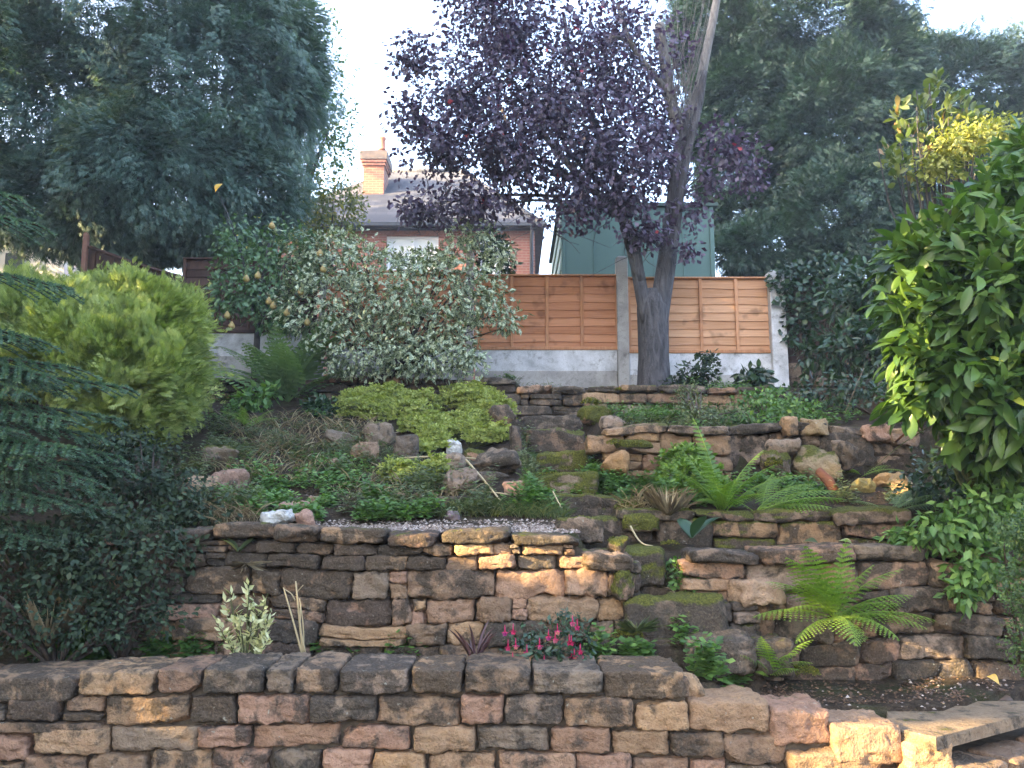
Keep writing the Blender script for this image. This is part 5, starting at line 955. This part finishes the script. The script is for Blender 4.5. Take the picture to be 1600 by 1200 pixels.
# ------------------------------------------------------------------ plants on the narrow bed
rng = rs(331); b0 = gz(P(385, 1028, 3.98)); G = Geo(); G2 = Geo(); tips = []
for px, py in ((388, 912), (352, 940), (362, 928), (418, 930), (428, 950), (405, 945), (345, 985), (355, 1000), (372, 960), (395, 970), (415, 985), (425, 965), (380, 1000), (405, 1005), (365, 1012), (420, 1000), (340, 968), (398, 930)):
    e = P(px, py, 3.92+rng.uniform(-.06, .06)); tips.append(e)
    m = 17; u = rng.random(m)*.5; q = e*(1-u[:, None])+b0*u[:, None]; d = unit(rdir(m, rng)*[1, 1, .5]+[0, -.1, .65]); scatter(G, LEAF, q, d, rdir(m, rng)+[0, -.3, .3], .048*rng.uniform(.7, 1.15, m), .019, rng, np.clip(rng.normal(.4, .2, m)+(.45 if py < 945 else 0), 0, 1))
branches(G2, b0, tips, .006, rng, .02, 6, 5)
tree('variegated_euonymus', 'small upright shrub with cream edged leaves against the broad dry stone wall', b0, 'shrub', [('foliage', G, 'euon'), ('stem', G2, 'greentwig')])
rng = rs(332); b0 = gz(P(472, 1024, 3.95)); G = Geo()
for a, b, r in (((474, 1026), (462, 908), .006), ((473, 1026), (443, 918), .0055), ((478, 1025), (470, 945), .005), ((474, 1026), (468, 935), .004), ((461, 938), (445, 921), .0035), ((463, 930), (474, 914), .003)): tube(G, spline([P(*a, 3.95), (P(*a, 3.95)+P(*b, 3.93))/2+rng.normal(size=3)*.006, P(*b, 3.93)], 6), [r, r, r*.9, r*.8, r*.7, r*.5], 6, rnd=.7)
tag(G.build('dead_stalks', MAT['straw'], None, b0), 'bare pale dead stalks standing in soil right of the variegated euonymus', 'plant')
rng = rs(333); b0 = gz(P(860, 1040, 3.95)); G = Geo(); FB = [blob(830, 1010, 3.9, 42, 32, .12), blob(885, 995, 3.92, 46, 34, .13), blob(900, 1025, 3.88, 36, 24, .12), blob(860, 1030, 3.85, 50, 16, .12), blob(890, 970, 3.95, 22, 22, .08)]
leaf_cloud(G, FB, 1000, .036, rng, LEAF, .5, .8, .3, 4, .2, seed=3); G2 = Geo(); branches(G2, b0, [c+rdir(1, rng)[0]*r*.8 for c, r in FB for _ in range(5)]+[P(893, 920, 3.98), P(885, 935, 3.98)], .004, rng, .06, 7, 5)
fu = tree('fuchsia', 'low fuchsia bush with hanging magenta flowers in the narrow bed', b0, 'shrub', [('foliage', G, 'dark'), ('stem', G2, 'twig')])
for px, py in ((790, 987), (806, 1008), (858, 994), (866, 998), (896, 972), (901, 978), (889, 1002), (893, 1003), (905, 1016), (893, 1026), (897, 1024), (851, 1034), (858, 1046), (838, 1044), (803, 1030), (793, 1040), (877, 1045), (900, 1047), (926, 1050), (822, 1018), (800, 985), (870, 985), (792, 1010), (845, 1008), (912, 1035), (818, 1042)):
    c = P(px+rng.uniform(-2, 2), py, 3.80); G = Geo(); m = 5; a = np.arange(m)*6.283/m+rng.random(); col = rng.random()
    d = unit(np.stack([np.cos(a), np.sin(a), np.full(m, -.2)], -1)); scatter(G, LEAF, np.tile(c, (m, 1)), d, np.tile([0, 0, 1.], (m, 1))+d*.4, .022, .010, rng, np.full(m, col*.6))
    d = unit(np.stack([np.cos(a+.5)*.35, np.sin(a+.5)*.35, np.full(m, -1)], -1)); scatter(G, LEAFW, np.tile(c, (m, 1)), d, d[:, [1, 0, 2]]*[1, -1, .2], .021, .014, rng, np.full(m, min(1, col*.5+.45)))
    tube(G, [c, c+[0, 0, .012], c+[0, .004, .03]], [.004, .003, .001], 5, rnd=.3); G.build('flower', MAT['pink'], fu)
def blades(name, label, px, py, n, L, wid, mat, seed, Y=None, spread=.6, cat='plant', T=BIG, droop=0):
    rng = rs(seed); b = hit(px, py)[0] if Y is None else P(px, py, Y); G = Geo(); a = rng.uniform(0, 6.283, n); d = np.stack([np.cos(a)*spread, np.sin(a)*spread*.8, rng.uniform(.6, 1.1, n)-droop], -1)
    scatter(G, T, np.tile(b, (n, 1))+rdir(n, rng)*[.01, .01, 0], d, np.stack([-np.cos(a), -np.sin(a), np.full(n, 1.)], -1), L*rng.uniform(.6, 1.15, n), wid, rng)
    return tag(G.build(name, MAT[mat], None, b), label, cat)
blades('cordyline', 'little purple grassy cordyline left of the fuchsia', 743, 1040, 11, .20, .014, 'cordy', 341, Y=3.93, spread=.45)
blades('broad_leaf_plant', 'two broad grey green leaves curling over the wall top at the left', 372, 862, 4, .13, .05, 'weed2', 342, Y=4.28, spread=.9)
blades('broad_leaf_plant', 'large single dark strap leaved plant at the foot of the boulder wall', 1080, 840, 6, .22, .075, 'dark', 343, Y=4.75, spread=1.0)
blades('grass_tuft', 'pale dry grass tuft in the dark shade at the far lower left', 75, 1010, 60, .26, .005, 'straw', 344, Y=3.95, spread=.5, T=LEAF, cat='grass')
blades('grass_tuft', 'straw coloured grass tuft hanging beside the euonymus on the wall', 385, 880, 40, .12, .004, 'straw', 345, Y=4.24, spread=1.0, T=LEAF, cat='grass', droop=.9)
blades('grass_tuft', 'dry grassy tuft between the mossy blocks right of the steps', 1045, 805, 110, .20, .006, 'straw', 346, Y=4.95, spread=.7, T=LEAF, cat='grass')
blades('grass_tuft', 'green grass tuft spilling from the wall right of the fuchsia', 995, 985, 60, .12, .005, 'weed2', 347, Y=4.12, spread=.8, T=LEAF, cat='grass', droop=.5)
shrub('hydrangea', 'small broad leaved plant in front of the white gravel board near the right post', [blob(1180, 590, 9.2, 24, 18, .15)], gz(P(1180, 612, 9.2)), 130, .13, 'dark', 348, 'plant', T=BIG, asp=.5, shell=.9, nst=5)
shrub('dark_shrub', 'little dark purple green shrub at the foot of the purple tree, right of the trunk', [blob(1090, 585, 9.1, 34, 24, .2), blob(1105, 560, 9.2, 16, 14, .1), blob(1070, 600, 9.1, 40, 12, .2)], gz(P(1088, 606, 9.1)), 650, .07, 'rose', 349, asp=.6, shell=.9)
shrub('leafy_plant', 'bright green broad leaved plant under the large shuttlecock fern', [blob(400, 625, 8.3, 30, 16, .2), blob(418, 612, 8.4, 20, 12, .15)], gz(P(405, 640, 8.3)), 240, .09, 'weed', 350, 'plant', asp=.55, shell=.9, nst=6)
shrub('leafy_plant', 'dark green leafy plant at the right foot of the large shuttlecock fern', [blob(505, 640, 8.2, 32, 18, .2)], gz(P(505, 655, 8.2)), 260, .08, 'dark', 351, 'plant', asp=.55, shell=.9, nst=6)
shrub('leafy_plant', 'green climbing weed in the gap of the lower steps', [blob(1062, 905, 4.5, 16, 34, .06), blob(1085, 915, 4.45, 18, 14, .06), blob(1050, 885, 4.6, 14, 16, .05)], P(1062, 940, 4.5), 210, .034, 'weed', 352, 'plant', asp=.7, shell=.9, nst=6)
shrub('leafy_plant', 'loose light green weedy plant on the right terrace above the orange wall', [blob(1085, 655, 6.7, 42, 30, .25), blob(1130, 650, 7, 50, 16, .25), blob(1075, 625, 7.6, 26, 26, .2)], gz(P(1090, 675, 6.7)), 1500, .04, 'weed2', 353, 'plant', asp=.4, shell=.95, nst=16)
shrub('leafy_plant', 'spreading mid green weeds on the right terrace below the hydrangea', [blob(1190, 625, 7.6, 55, 18, .3), blob(1230, 640, 7.2, 50, 14, .3), blob(1160, 655, 7.0, 50, 10, .25)], gz(P(1195, 648, 7.4)), 1300, .05, 'weed', 354, 'plant', asp=.55, shell=.95, nst=10)
# ------------------------------------------------------------------ stalks, twigs, logs, fallen leaves
def stick(name, label, pts, r, mat, seed=0, cat='stick', group=None):
    G = Geo(); tube(G, spline(pts, 8), np.linspace(r, r*.6, 8), 6, .1, seed, rnd=.75); return tag(G.build(name, MAT[mat], None, pts[0]), label, cat, group)
def gp(px, py, up=.03): return hit(px, py)[0]+[0, 0, up]
sg = 'dry stalks lying over the rocks'
stick('dry_stalk', 'long straw stalk lying level under the small white stone', [P(625, 716, 6.1), P(690, 713, 6.0), P(762, 718, 6.0)], .007, 'straw', 1, group=sg)
stick('dry_stalk', 'straw stalk lying across the brow of the large weathered boulder', [P(660, 738, 5.7), P(715, 737, 5.6), P(775, 748, 5.6)], .006, 'straw', 2, group=sg)
stick('dry_stalk', 'straw stalk slanting down from the boulder to the gravel terrace', [P(728, 718, 5.65), P(760, 755, 5.3), P(792, 795, 5.0)], .008, 'straw', 3, group=sg)
stick('dry_stalk', 'thin straw stalk lying just above the second terrace step', [P(735, 765, 5.3), P(800, 773, 5.2), P(850, 780, 5.2)], .006, 'straw', 4, group=sg)
stick('dry_stalk', 'short straw stalk dipping from the lone yellow cushion', [P(578, 722, 6.2), P(600, 732, 6.0), P(618, 742, 5.9)], .005, 'straw', 5, group=sg)
stick('dry_stalk', 'bent straw stalk beside the brown stone in bare soil', [P(590, 770, 5.5), P(625, 785, 5.3), P(655, 798, 5.1)], .006, 'straw', 6, group=sg)
stick('dry_stalk', 'short upright straw stalk at the lip of the terrace near the steps', [P(864, 768, 5.1), P(870, 780, 5.0), P(877, 793, 4.95)], .005, 'straw', 7, group=sg)
tg = 'bare twigs in the borders'
stick('bare_twig', 'grey brown twig arching over weeds left of the small yellow fern', [gp(285, 662), gp(330, 656, .10), gp(372, 682)], .008, 'twig', 8, group=tg)
stick('bare_twig', 'thin leaning twig in bare soil below the large shuttlecock fern', [gp(430, 715), P(442, 695, 6.6), P(450, 670, 6.6)], .005, 'twig', 9, group=tg)
stick('bare_twig', 'pale crooked twig lying on moss at the right of the steps', [P(985, 822, 4.85), P(995, 840, 4.8), P(1005, 850, 4.72), P(1020, 853, 4.7)], .006, 'straw', 10, group=tg)
stick('bare_twig', 'orange brown bare branch under the laurel reaching over the terrace', [P(1400, 690, 5.4), P(1440, 655, 5.2), P(1500, 618, 4.9)], .008, 'log', 11, group=tg)
stick('bare_twig', 'thin twig leaning upright out of the dark mound on the right terrace', [P(1318, 650, 7.4), P(1335, 610, 7.3), P(1350, 575, 7.3)], .006, 'twig', 12, group=tg)
for lab, a, b, r, s in (('broken reddish wooden stump slanting left of the sunlit stones', (1288, 745), (1306, 778), .035, 1), ('smaller reddish wood chunk lying below the sunlit yellowish stone', (1335, 782), (1352, 760), .028, 2)):
    G = Geo(); p, q = hit(*b)[0]+[0, 0, .04], hit(*b)[0]+(P(*a, 5.6)-P(*b, 5.6))+[0, .1, .05]; tube(G, [p, p*.6+q*.4+[.01, 0, .01], q], [r, r*1.1, r*.8], 9, .25, s); tag(G.build('broken_log', MAT['log'], None, p), lab, 'log')
def fallen(label, px, py, L, W, mat, seed, Y=None, cat='leaf', tilt=.3, ang=0):
    rng = rs(seed); p = (hit(px, py, 3.3)[0] if Y is None else P(px, py, Y))+[0, 0, .015]; G = Geo()
    scatter(G, tmpl_big(.55, .25, .35, 9), p[None], np.array([[math.cos(ang), .25, math.sin(ang)]]), np.array([[-.2, -.7, .7]]), L, W, rng); return tag(G.build('hanging_leaf' if 'hanging' in label else 'fallen_leaf', MAT[mat], None, p), label, cat)
fallen('bright orange yellow fallen leaf standing on dark soil at the lower right', 1543, 1062, .085, .055, 'yleaf', 1, 3.95, ang=-.4)
fallen('tan curled fallen leaf at the right edge behind the pale slab', 1560, 1100, .09, .03, 'litter', 2, 3.8, ang=.05)
fallen('pale yellow green fallen laurel leaf on the wall top above the largest bright fern', 1255, 850, .10, .035, 'weed2', 3, 4.55, ang=0)
fallen('long pale fallen leaf right of its neighbour on the wall top', 1311, 849, .09, .028, 'euon', 4, 4.5, ang=-.1)
fallen('yellow hanging leaf in front of the huge dark conifer', 336, 302, .14, .1, 'yleaf', 5, 8.9, ang=1.2)
# ------------------------------------------------------------------ countless small stuff
def patch(spots, n, rng):
    P_ = []
    for px, py, rx, ry, k in spots:
        m = int(n*k); a = rng.uniform(0, 6.283, m); r = np.sqrt(rng.random(m)); P_.append(hit(px+np.cos(a)*r*rx, py+np.sin(a)*r*ry))
    return np.concatenate(P_)
def weeds(name, label, spots, n, size, mat, seed, h=.05, nl=6, asp=.6, T=LEAFW, thr=-.35):
    rng = rs(seed); p = patch(spots, n, rng); G = Geo(); p = p[fbm(p*5+seed, seed, 2) > thr]
    hh = h*rng.uniform(.3, 1.5, len(p))*(1+.8*fbm(p*3.3, seed+2, 2))
    for k in range(nl):
        a = rng.uniform(0, 6.283, len(p)); d = np.stack([np.cos(a), np.sin(a), rng.uniform(-.2, .6, len(p))], -1); q = p+d*size*.25; q[:, 2] += np.maximum(hh, .004)*rng.uniform(.3, 1, len(p))
        scatter(G, T, q, unit(d), unit(rdir(len(p), rng)*.4+[0, -.25, 1]), size*rng.uniform(.5, 1.2, len(p)), size*asp*rng.uniform(.8, 1.1, len(p)), rng, np.clip(rng.normal(.5, .2, len(p)), 0, 1))
    o = G.build(name, MAT[mat]); return tag(o, label, 'ground cover', None, 'stuff')
weeds('weeds', 'leafy green weeds scattered over the terraces', [(540, 806, 150, 14, 1.6), (400, 790, 60, 22, .8), (850, 790, 90, 14, 1.0), (470, 745, 120, 30, .5), (560, 790, 60, 10, .5), (875, 690, 40, 5, .12), (885, 725, 45, 5, .15), (900, 757, 50, 6, .25), (940, 745, 30, 26, .5), (1010, 770, 60, 24, 1.3), (960, 750, 30, 30, .5), (1060, 700, 50, 24, .4), (1130, 780, 90, 14, .8), (1230, 770, 60, 16, .4), (1240, 655, 120, 14, .7), (1000, 650, 60, 12, .5), (1060, 640, 70, 20, .6), (860, 597, 90, 8, .7), (1110, 605, 100, 8, .5), (780, 640, 22, 26, .4), (520, 640, 50, 20, .5), (330, 640, 50, 30, .4), (1080, 1000, 30, 14, .25), (1450, 835, 70, 14, .5)], 850, .040, 'weed', 401, .08, thr=-.12)
weeds('ground_cover', 'low green creeping plants along the narrow bed behind the front wall', [(270, 1024, 120, 10, 1.6), (360, 1018, 50, 10, .6), (120, 1034, 70, 8, .6), (980, 1042, 60, 8, .7), (1030, 1040, 50, 9, .5), (600, 1030, 60, 6, .25), (500, 1030, 20, 6, .1), (1100, 1030, 50, 16, .35), (1120, 1075, 40, 12, .2)], 620, .046, 'weed', 402, .12, 6, .75)
weeds('dry_weeds', 'greyish wispy weeds over the soil of the left bed', [(450, 700, 130, 40, 1.3), (560, 740, 80, 30, .8), (330, 690, 60, 40, .6), (300, 740, 60, 30, .5), (700, 770, 80, 20, .5), (826, 720, 16, 40, .3), (350, 800, 60, 16, .7), (650, 805, 120, 10, .5), (1380, 780, 80, 14, .4), (1010, 690, 40, 30, .3)], 900, .042, 'weed2', 403, .10, 7, .3, thr=0)
weeds('leaf_litter', 'brown dead leaves and crumbs on the soil', [(480, 770, 160, 40, 1.0), (1350, 780, 90, 14, .7), (1300, 850, 160, 8, .5), (1350, 1085, 180, 20, 1.0), (900, 740, 60, 50, .4), (700, 600, 300, 10, .4), (1500, 1070, 90, 20, .7), (560, 1026, 160, 8, .5), (1180, 1085, 80, 14, .6), (620, 760, 160, 40, .6)], 420, .018, 'litter', 404, .004, 2, .6)
def wisps(name, label, spots, n, L, mat, seed, wid=.004, spread=.7, up=.8):
    rng = rs(seed); p = patch(spots, n, rng); G = Geo(); a = rng.uniform(0, 6.283, len(p)); d = np.stack([np.cos(a)*spread, np.sin(a)*spread, np.full(len(p), up)], -1)+rdir(len(p), rng)*.3
    scatter(G, tmpl_big(.5, .1, .5, 5), p, d, np.stack([-np.cos(a), -np.sin(a), np.full(len(p), .6)], -1), L*rng.uniform(.4, 1.3, len(p)), wid, rng); return tag(G.build(name, MAT[mat]), label, 'ground cover', None, 'stuff')
wisps('dry_stems', 'thin dry stems and dead grass standing in the left bed', [(480, 680, 130, 30, 1), (420, 730, 100, 30, .5), (640, 770, 120, 25, .4), (350, 810, 60, 14, .5), (1020, 800, 50, 20, .5), (1090, 930, 30, 20, .2)], 520, .14, 'straw', 421)
wisps('grass', 'short green grass blades on the terraces', [(860, 800, 90, 12, 1.2), (700, 800, 140, 10, .7), (560, 720, 110, 30, .6), (830, 720, 14, 50, .25), (1080, 660, 90, 24, .9), (860, 598, 90, 8, .5), (1160, 640, 120, 16, .7), (960, 760, 40, 25, .5)], 1300, .09, 'weed2', 422, .005)
def pebbles(label, spots, n, size, seed, y0=3.7):
    rng = rs(seed); ps = []
    for px, py, rx, ry, k in spots: m = int(n*k); ps.append(hit(px+rng.uniform(-rx, rx, m), py+rng.uniform(-ry, ry, m), y0))
    p = np.concatenate(ps); m = len(p); oc = np.array([[1, 0, 0], [0, 1, 0], [-1, 0, 0], [0, -1, 0], [0, 0, .7], [0, 0, -.5]], float); of = np.array([[0, 1, 4], [1, 2, 4], [2, 3, 4], [3, 0, 4]])
    s = size*rng.uniform(.4, 1.5, (m, 1, 1)); V = oc[None]*s*rng.uniform(.7, 1.3, (m, 6, 3)); a = rng.uniform(0, 6.28, m); ca, sa = np.cos(a)[:, None], np.sin(a)[:, None]
    V = np.stack([V[..., 0]*ca-V[..., 1]*sa, V[..., 0]*sa+V[..., 1]*ca, V[..., 2]], -1)+p[:, None]; G = Geo(); G.add(V, (of[None]+np.arange(m)[:, None, None]*6).reshape(-1, 3), rnd=np.repeat(rng.random(m), 6))
    return tag(G.build('gravel', MAT['gravel'], smooth=False), label, 'gravel', None, 'stuff')
pebbles('pinkish pale gravel chips along the terrace edge', [(640, 827, 290, 6, 2.0), (640, 817, 240, 5, .3), (400, 828, 90, 5, .6), (620, 1034, 160, 5, .8), (600, 1024, 140, 8, .35), (500, 770, 150, 30, .12), (1350, 1090, 190, 20, .035), (1500, 1070, 80, 16, .03), (560, 1030, 50, 5, .4)], 1900, .0085, 501)
# moss cushions as tiny tufts on stones
rng = rs(511); G = Geo()
for px, py, rx, ry, Y in ((1004, 812, 24, 9, 4.92), (990, 790, 20, 6, 5.1), (1030, 795, 30, 7, 5.2), (1010, 780, 30, 5, 5.3), (915, 812, 22, 6, 4.66), (905, 777, 48, 4, 5.5), (880, 741, 50, 5, 6.0), (885, 709, 40, 4, 6.6), (985, 692, 30, 5, 6.05), (965, 690, 16, 6, 6.1), (930, 645, 24, 12, 8.0), (925, 626, 16, 8, 8.05), (1050, 942, 70, 4, 4.3), (985, 865, 48, 4, 4.6), (985, 995, 24, 14, 4.15), (965, 845, 12, 5, 4.45), (975, 900, 14, 10, 4.22), (1260, 1055, 30, 12, 4.2), (1060, 610, 24, 5, 8.15), (975, 607, 14, 4, 8.15), (1245, 800, 44, 5, 5.0), (1070, 800, 20, 6, 5.0), (785, 805, 20, 6, 4.9), (1215, 722, 14, 14, 6.0), (1350, 1138, 60, 3, 3.6), (1200, 1008, 30, 3, 4.1), (1110, 945, 20, 6, 4.3), (1050, 850, 14, 5, 4.75)):
    m = int(rx*ry*3.2)+60; a = rng.uniform(0, 6.283, m); r = np.sqrt(rng.random(m)); k = Y/F; c = P(px, py+ry*.5, Y)
    q = c+np.stack([np.cos(a)*r*rx*k, .03+np.sin(a)*r*rx*k*.35+.05, np.sqrt(np.maximum(1-r**2, 0))*ry*k*.9*(1+.5*vnoise(np.c_[np.cos(a)*r*3, np.sin(a)*r*3, a*0]+px, 3))], -1)
    scatter(G, LEAF, q, unit(rdir(m, rng)*.8+[0, -.25, .7]), rdir(m, rng), .014*rng.uniform(.6, 1.3, m)*(Y/5), .006*(Y/5), rng, np.clip(rng.normal(.5, .25, m), 0, 1))
tag(G.build('moss', MAT['moss']), 'yellow green moss growing on the stones', 'moss', None, 'stuff')
# ------------------------------------------------------------------ unseen hedge added on the left to shade the garden, gaps cut for sun patches
XH = -8.0
def back(p): t = (p[0]-XH)/to_sun[0]*-1; return (np.array(p)+to_sun*t)[1:]
HOLES = [(back(P(a, b, Y)), ry, rz) for a, b, Y, ry, rz in ((735, 862, 4.3, .13, .10), (800, 858, 4.3, .12, .13), (860, 868, 4.3, .12, .11), (900, 865, 4.3, .08, .09), (940, 890, 4.3, .08, .06), (1300, 1180, 3.5, .10, .12), (1370, 1160, 3.5, .13, .15), (1440, 1190, 3.45, .14, .16), (1560, 1185, 3.5, .2, .12), (1440, 470, 4.4, .12, .16), (1430, 560, 4.4, .12, .22), (1470, 380, 4.5, .10, .12), (1400, 640, 4.3, .12, .1), (1500, 215, 6.0, .3, .22), (1350, 755, 5.6, .2, .1), (1480, 720, 5.2, .12, .1), (1330, 985, 4.1, .2, .12), (1260, 960, 4.1, .14, .1))]  # gaps set along the sun rays so light lands on chosen spots
def lit(p):
    k = np.zeros(len(p), bool)
    for (hy, hz), ry, rz in HOLES: k |= ((p[:, 1]-hy)/ry)**2+((p[:, 2]-hz)/rz)**2 < 1
    return k
rng = rs(601); he = thing('shade_hedge', 'tall dense conifer hedge added out of view on the left to shade the garden', 'hedge', (XH, 2, 0)); G = Geo(); d = .125
yy, zz = np.meshgrid(np.arange(-9, 10.6, d), np.arange(0, 15.2, d)); c = np.stack([np.full(yy.size, XH), yy.ravel(), zz.ravel()], -1)
top = 14.2+.8*vnoise(np.stack([c[:, 1], c[:, 1]*0, c[:, 1]*0], -1), 4); c = c[(~lit(c)) & (c[:, 2] < top)]; h = d*.56
for dx in (0, ):
    V = c[:, None]+np.array([[dx, -h, -h], [dx, h, -h], [dx, h, h], [dx, -h, h]])[None]+np.stack([rng.normal(0, .02, (len(c), 1))*np.ones((1, 4)), rng.normal(0, .012, (len(c), 4)), rng.normal(0, .012, (len(c), 4))], -1)
    G.add(V, np.arange(len(c)*4).reshape(-1, 4), rnd=np.repeat(rng.random(len(c)), 4))
m = 16000; q = np.stack([np.full(m, XH), rng.uniform(-9.1, 10.6, m), rng.uniform(0, 14.6, m)], -1); q = q[~lit(q)]; q[:, 0] += rng.choice([-1, 1], len(q))*rng.uniform(.02, .4, len(q)); k = ~lit(q+0); q = q[k]
def lit_ray(p): t = -(p[:, 0]-XH)/to_sun[0]; return lit(p+to_sun*t[:, None])
q = q[~lit_ray(q)]; a_ = unit(rdir(len(q), rng)+[0, 0, -.3]); q2 = q+a_*.3; q = q[~lit_ray(q2)]; a_ = a_[~lit_ray(q2)]; scatter(G, SPR, q, a_, rdir(len(q), rng), .4, .4, rng)
G.build('foliage', MAT['conifer'], he)
G2 = Geo(); [tube(G2, [(XH-.1, y, 0), (XH-.1, y, 7), (XH-.1, y, 12)], [.14, .1, .04], 7) for y in (-7, -4.6, 0.4, 8)]; G2.build('trunk', MAT['barkdk'], he)

# second unseen conifer row farther back, added to shade the house
rng = rs(611); GB = Geo(); cb = []
for y in np.arange(5.5, 19.4, 1.5): cb += [(np.array([-14.2+rng.uniform(-.2, .2), y, 3.5+i*2.1]), np.array([1.5-.06*i, 1.15, 1.9])) for i in range(7)]
spray_cloud(GB, cb, 30000, .6, rng, up=-.2, shell=.5, seed=5)
G2 = Geo(); tube(G2, [(-14.2, 15, 2.8), (-14.2, 15, 8), (-14.2, 15, 11)], [.2, .15, .05], 8)
tree('shade_hedge', 'second tall conifer hedge added out of view farther back to shade the house', (-14.2, 15, 3.2), 'hedge', [('foliage', GB, 'conifer'), ('trunk', G2, 'barkdk')])

# thin garden air
V = [(x, y, z) for x in (-700, 700) for y in (-40, 1500) for z in (-3, 18.6)]
G = Geo(); G.add(V, np.array([[0, 1, 3, 2], [4, 6, 7, 5], [0, 4, 5, 1], [2, 3, 7, 6], [0, 2, 6, 4], [1, 5, 7, 3]]))
hm = bpy.data.materials.new('haze'); hm.use_nodes = True; t = hm.node_tree; t.nodes.remove(t.nodes['Principled BSDF']); pv = t.nodes.new('ShaderNodeVolumePrincipled')
pv.inputs['Density'].default_value = .0024; pv.inputs['Color'].default_value = (.86, .92, 1, 1); pv.inputs['Anisotropy'].default_value = .2; t.links.new(pv.outputs[0], t.nodes['Material Output'].inputs['Volume'])
tag(G.build('haze', hm, smooth=False), kind='stuff')
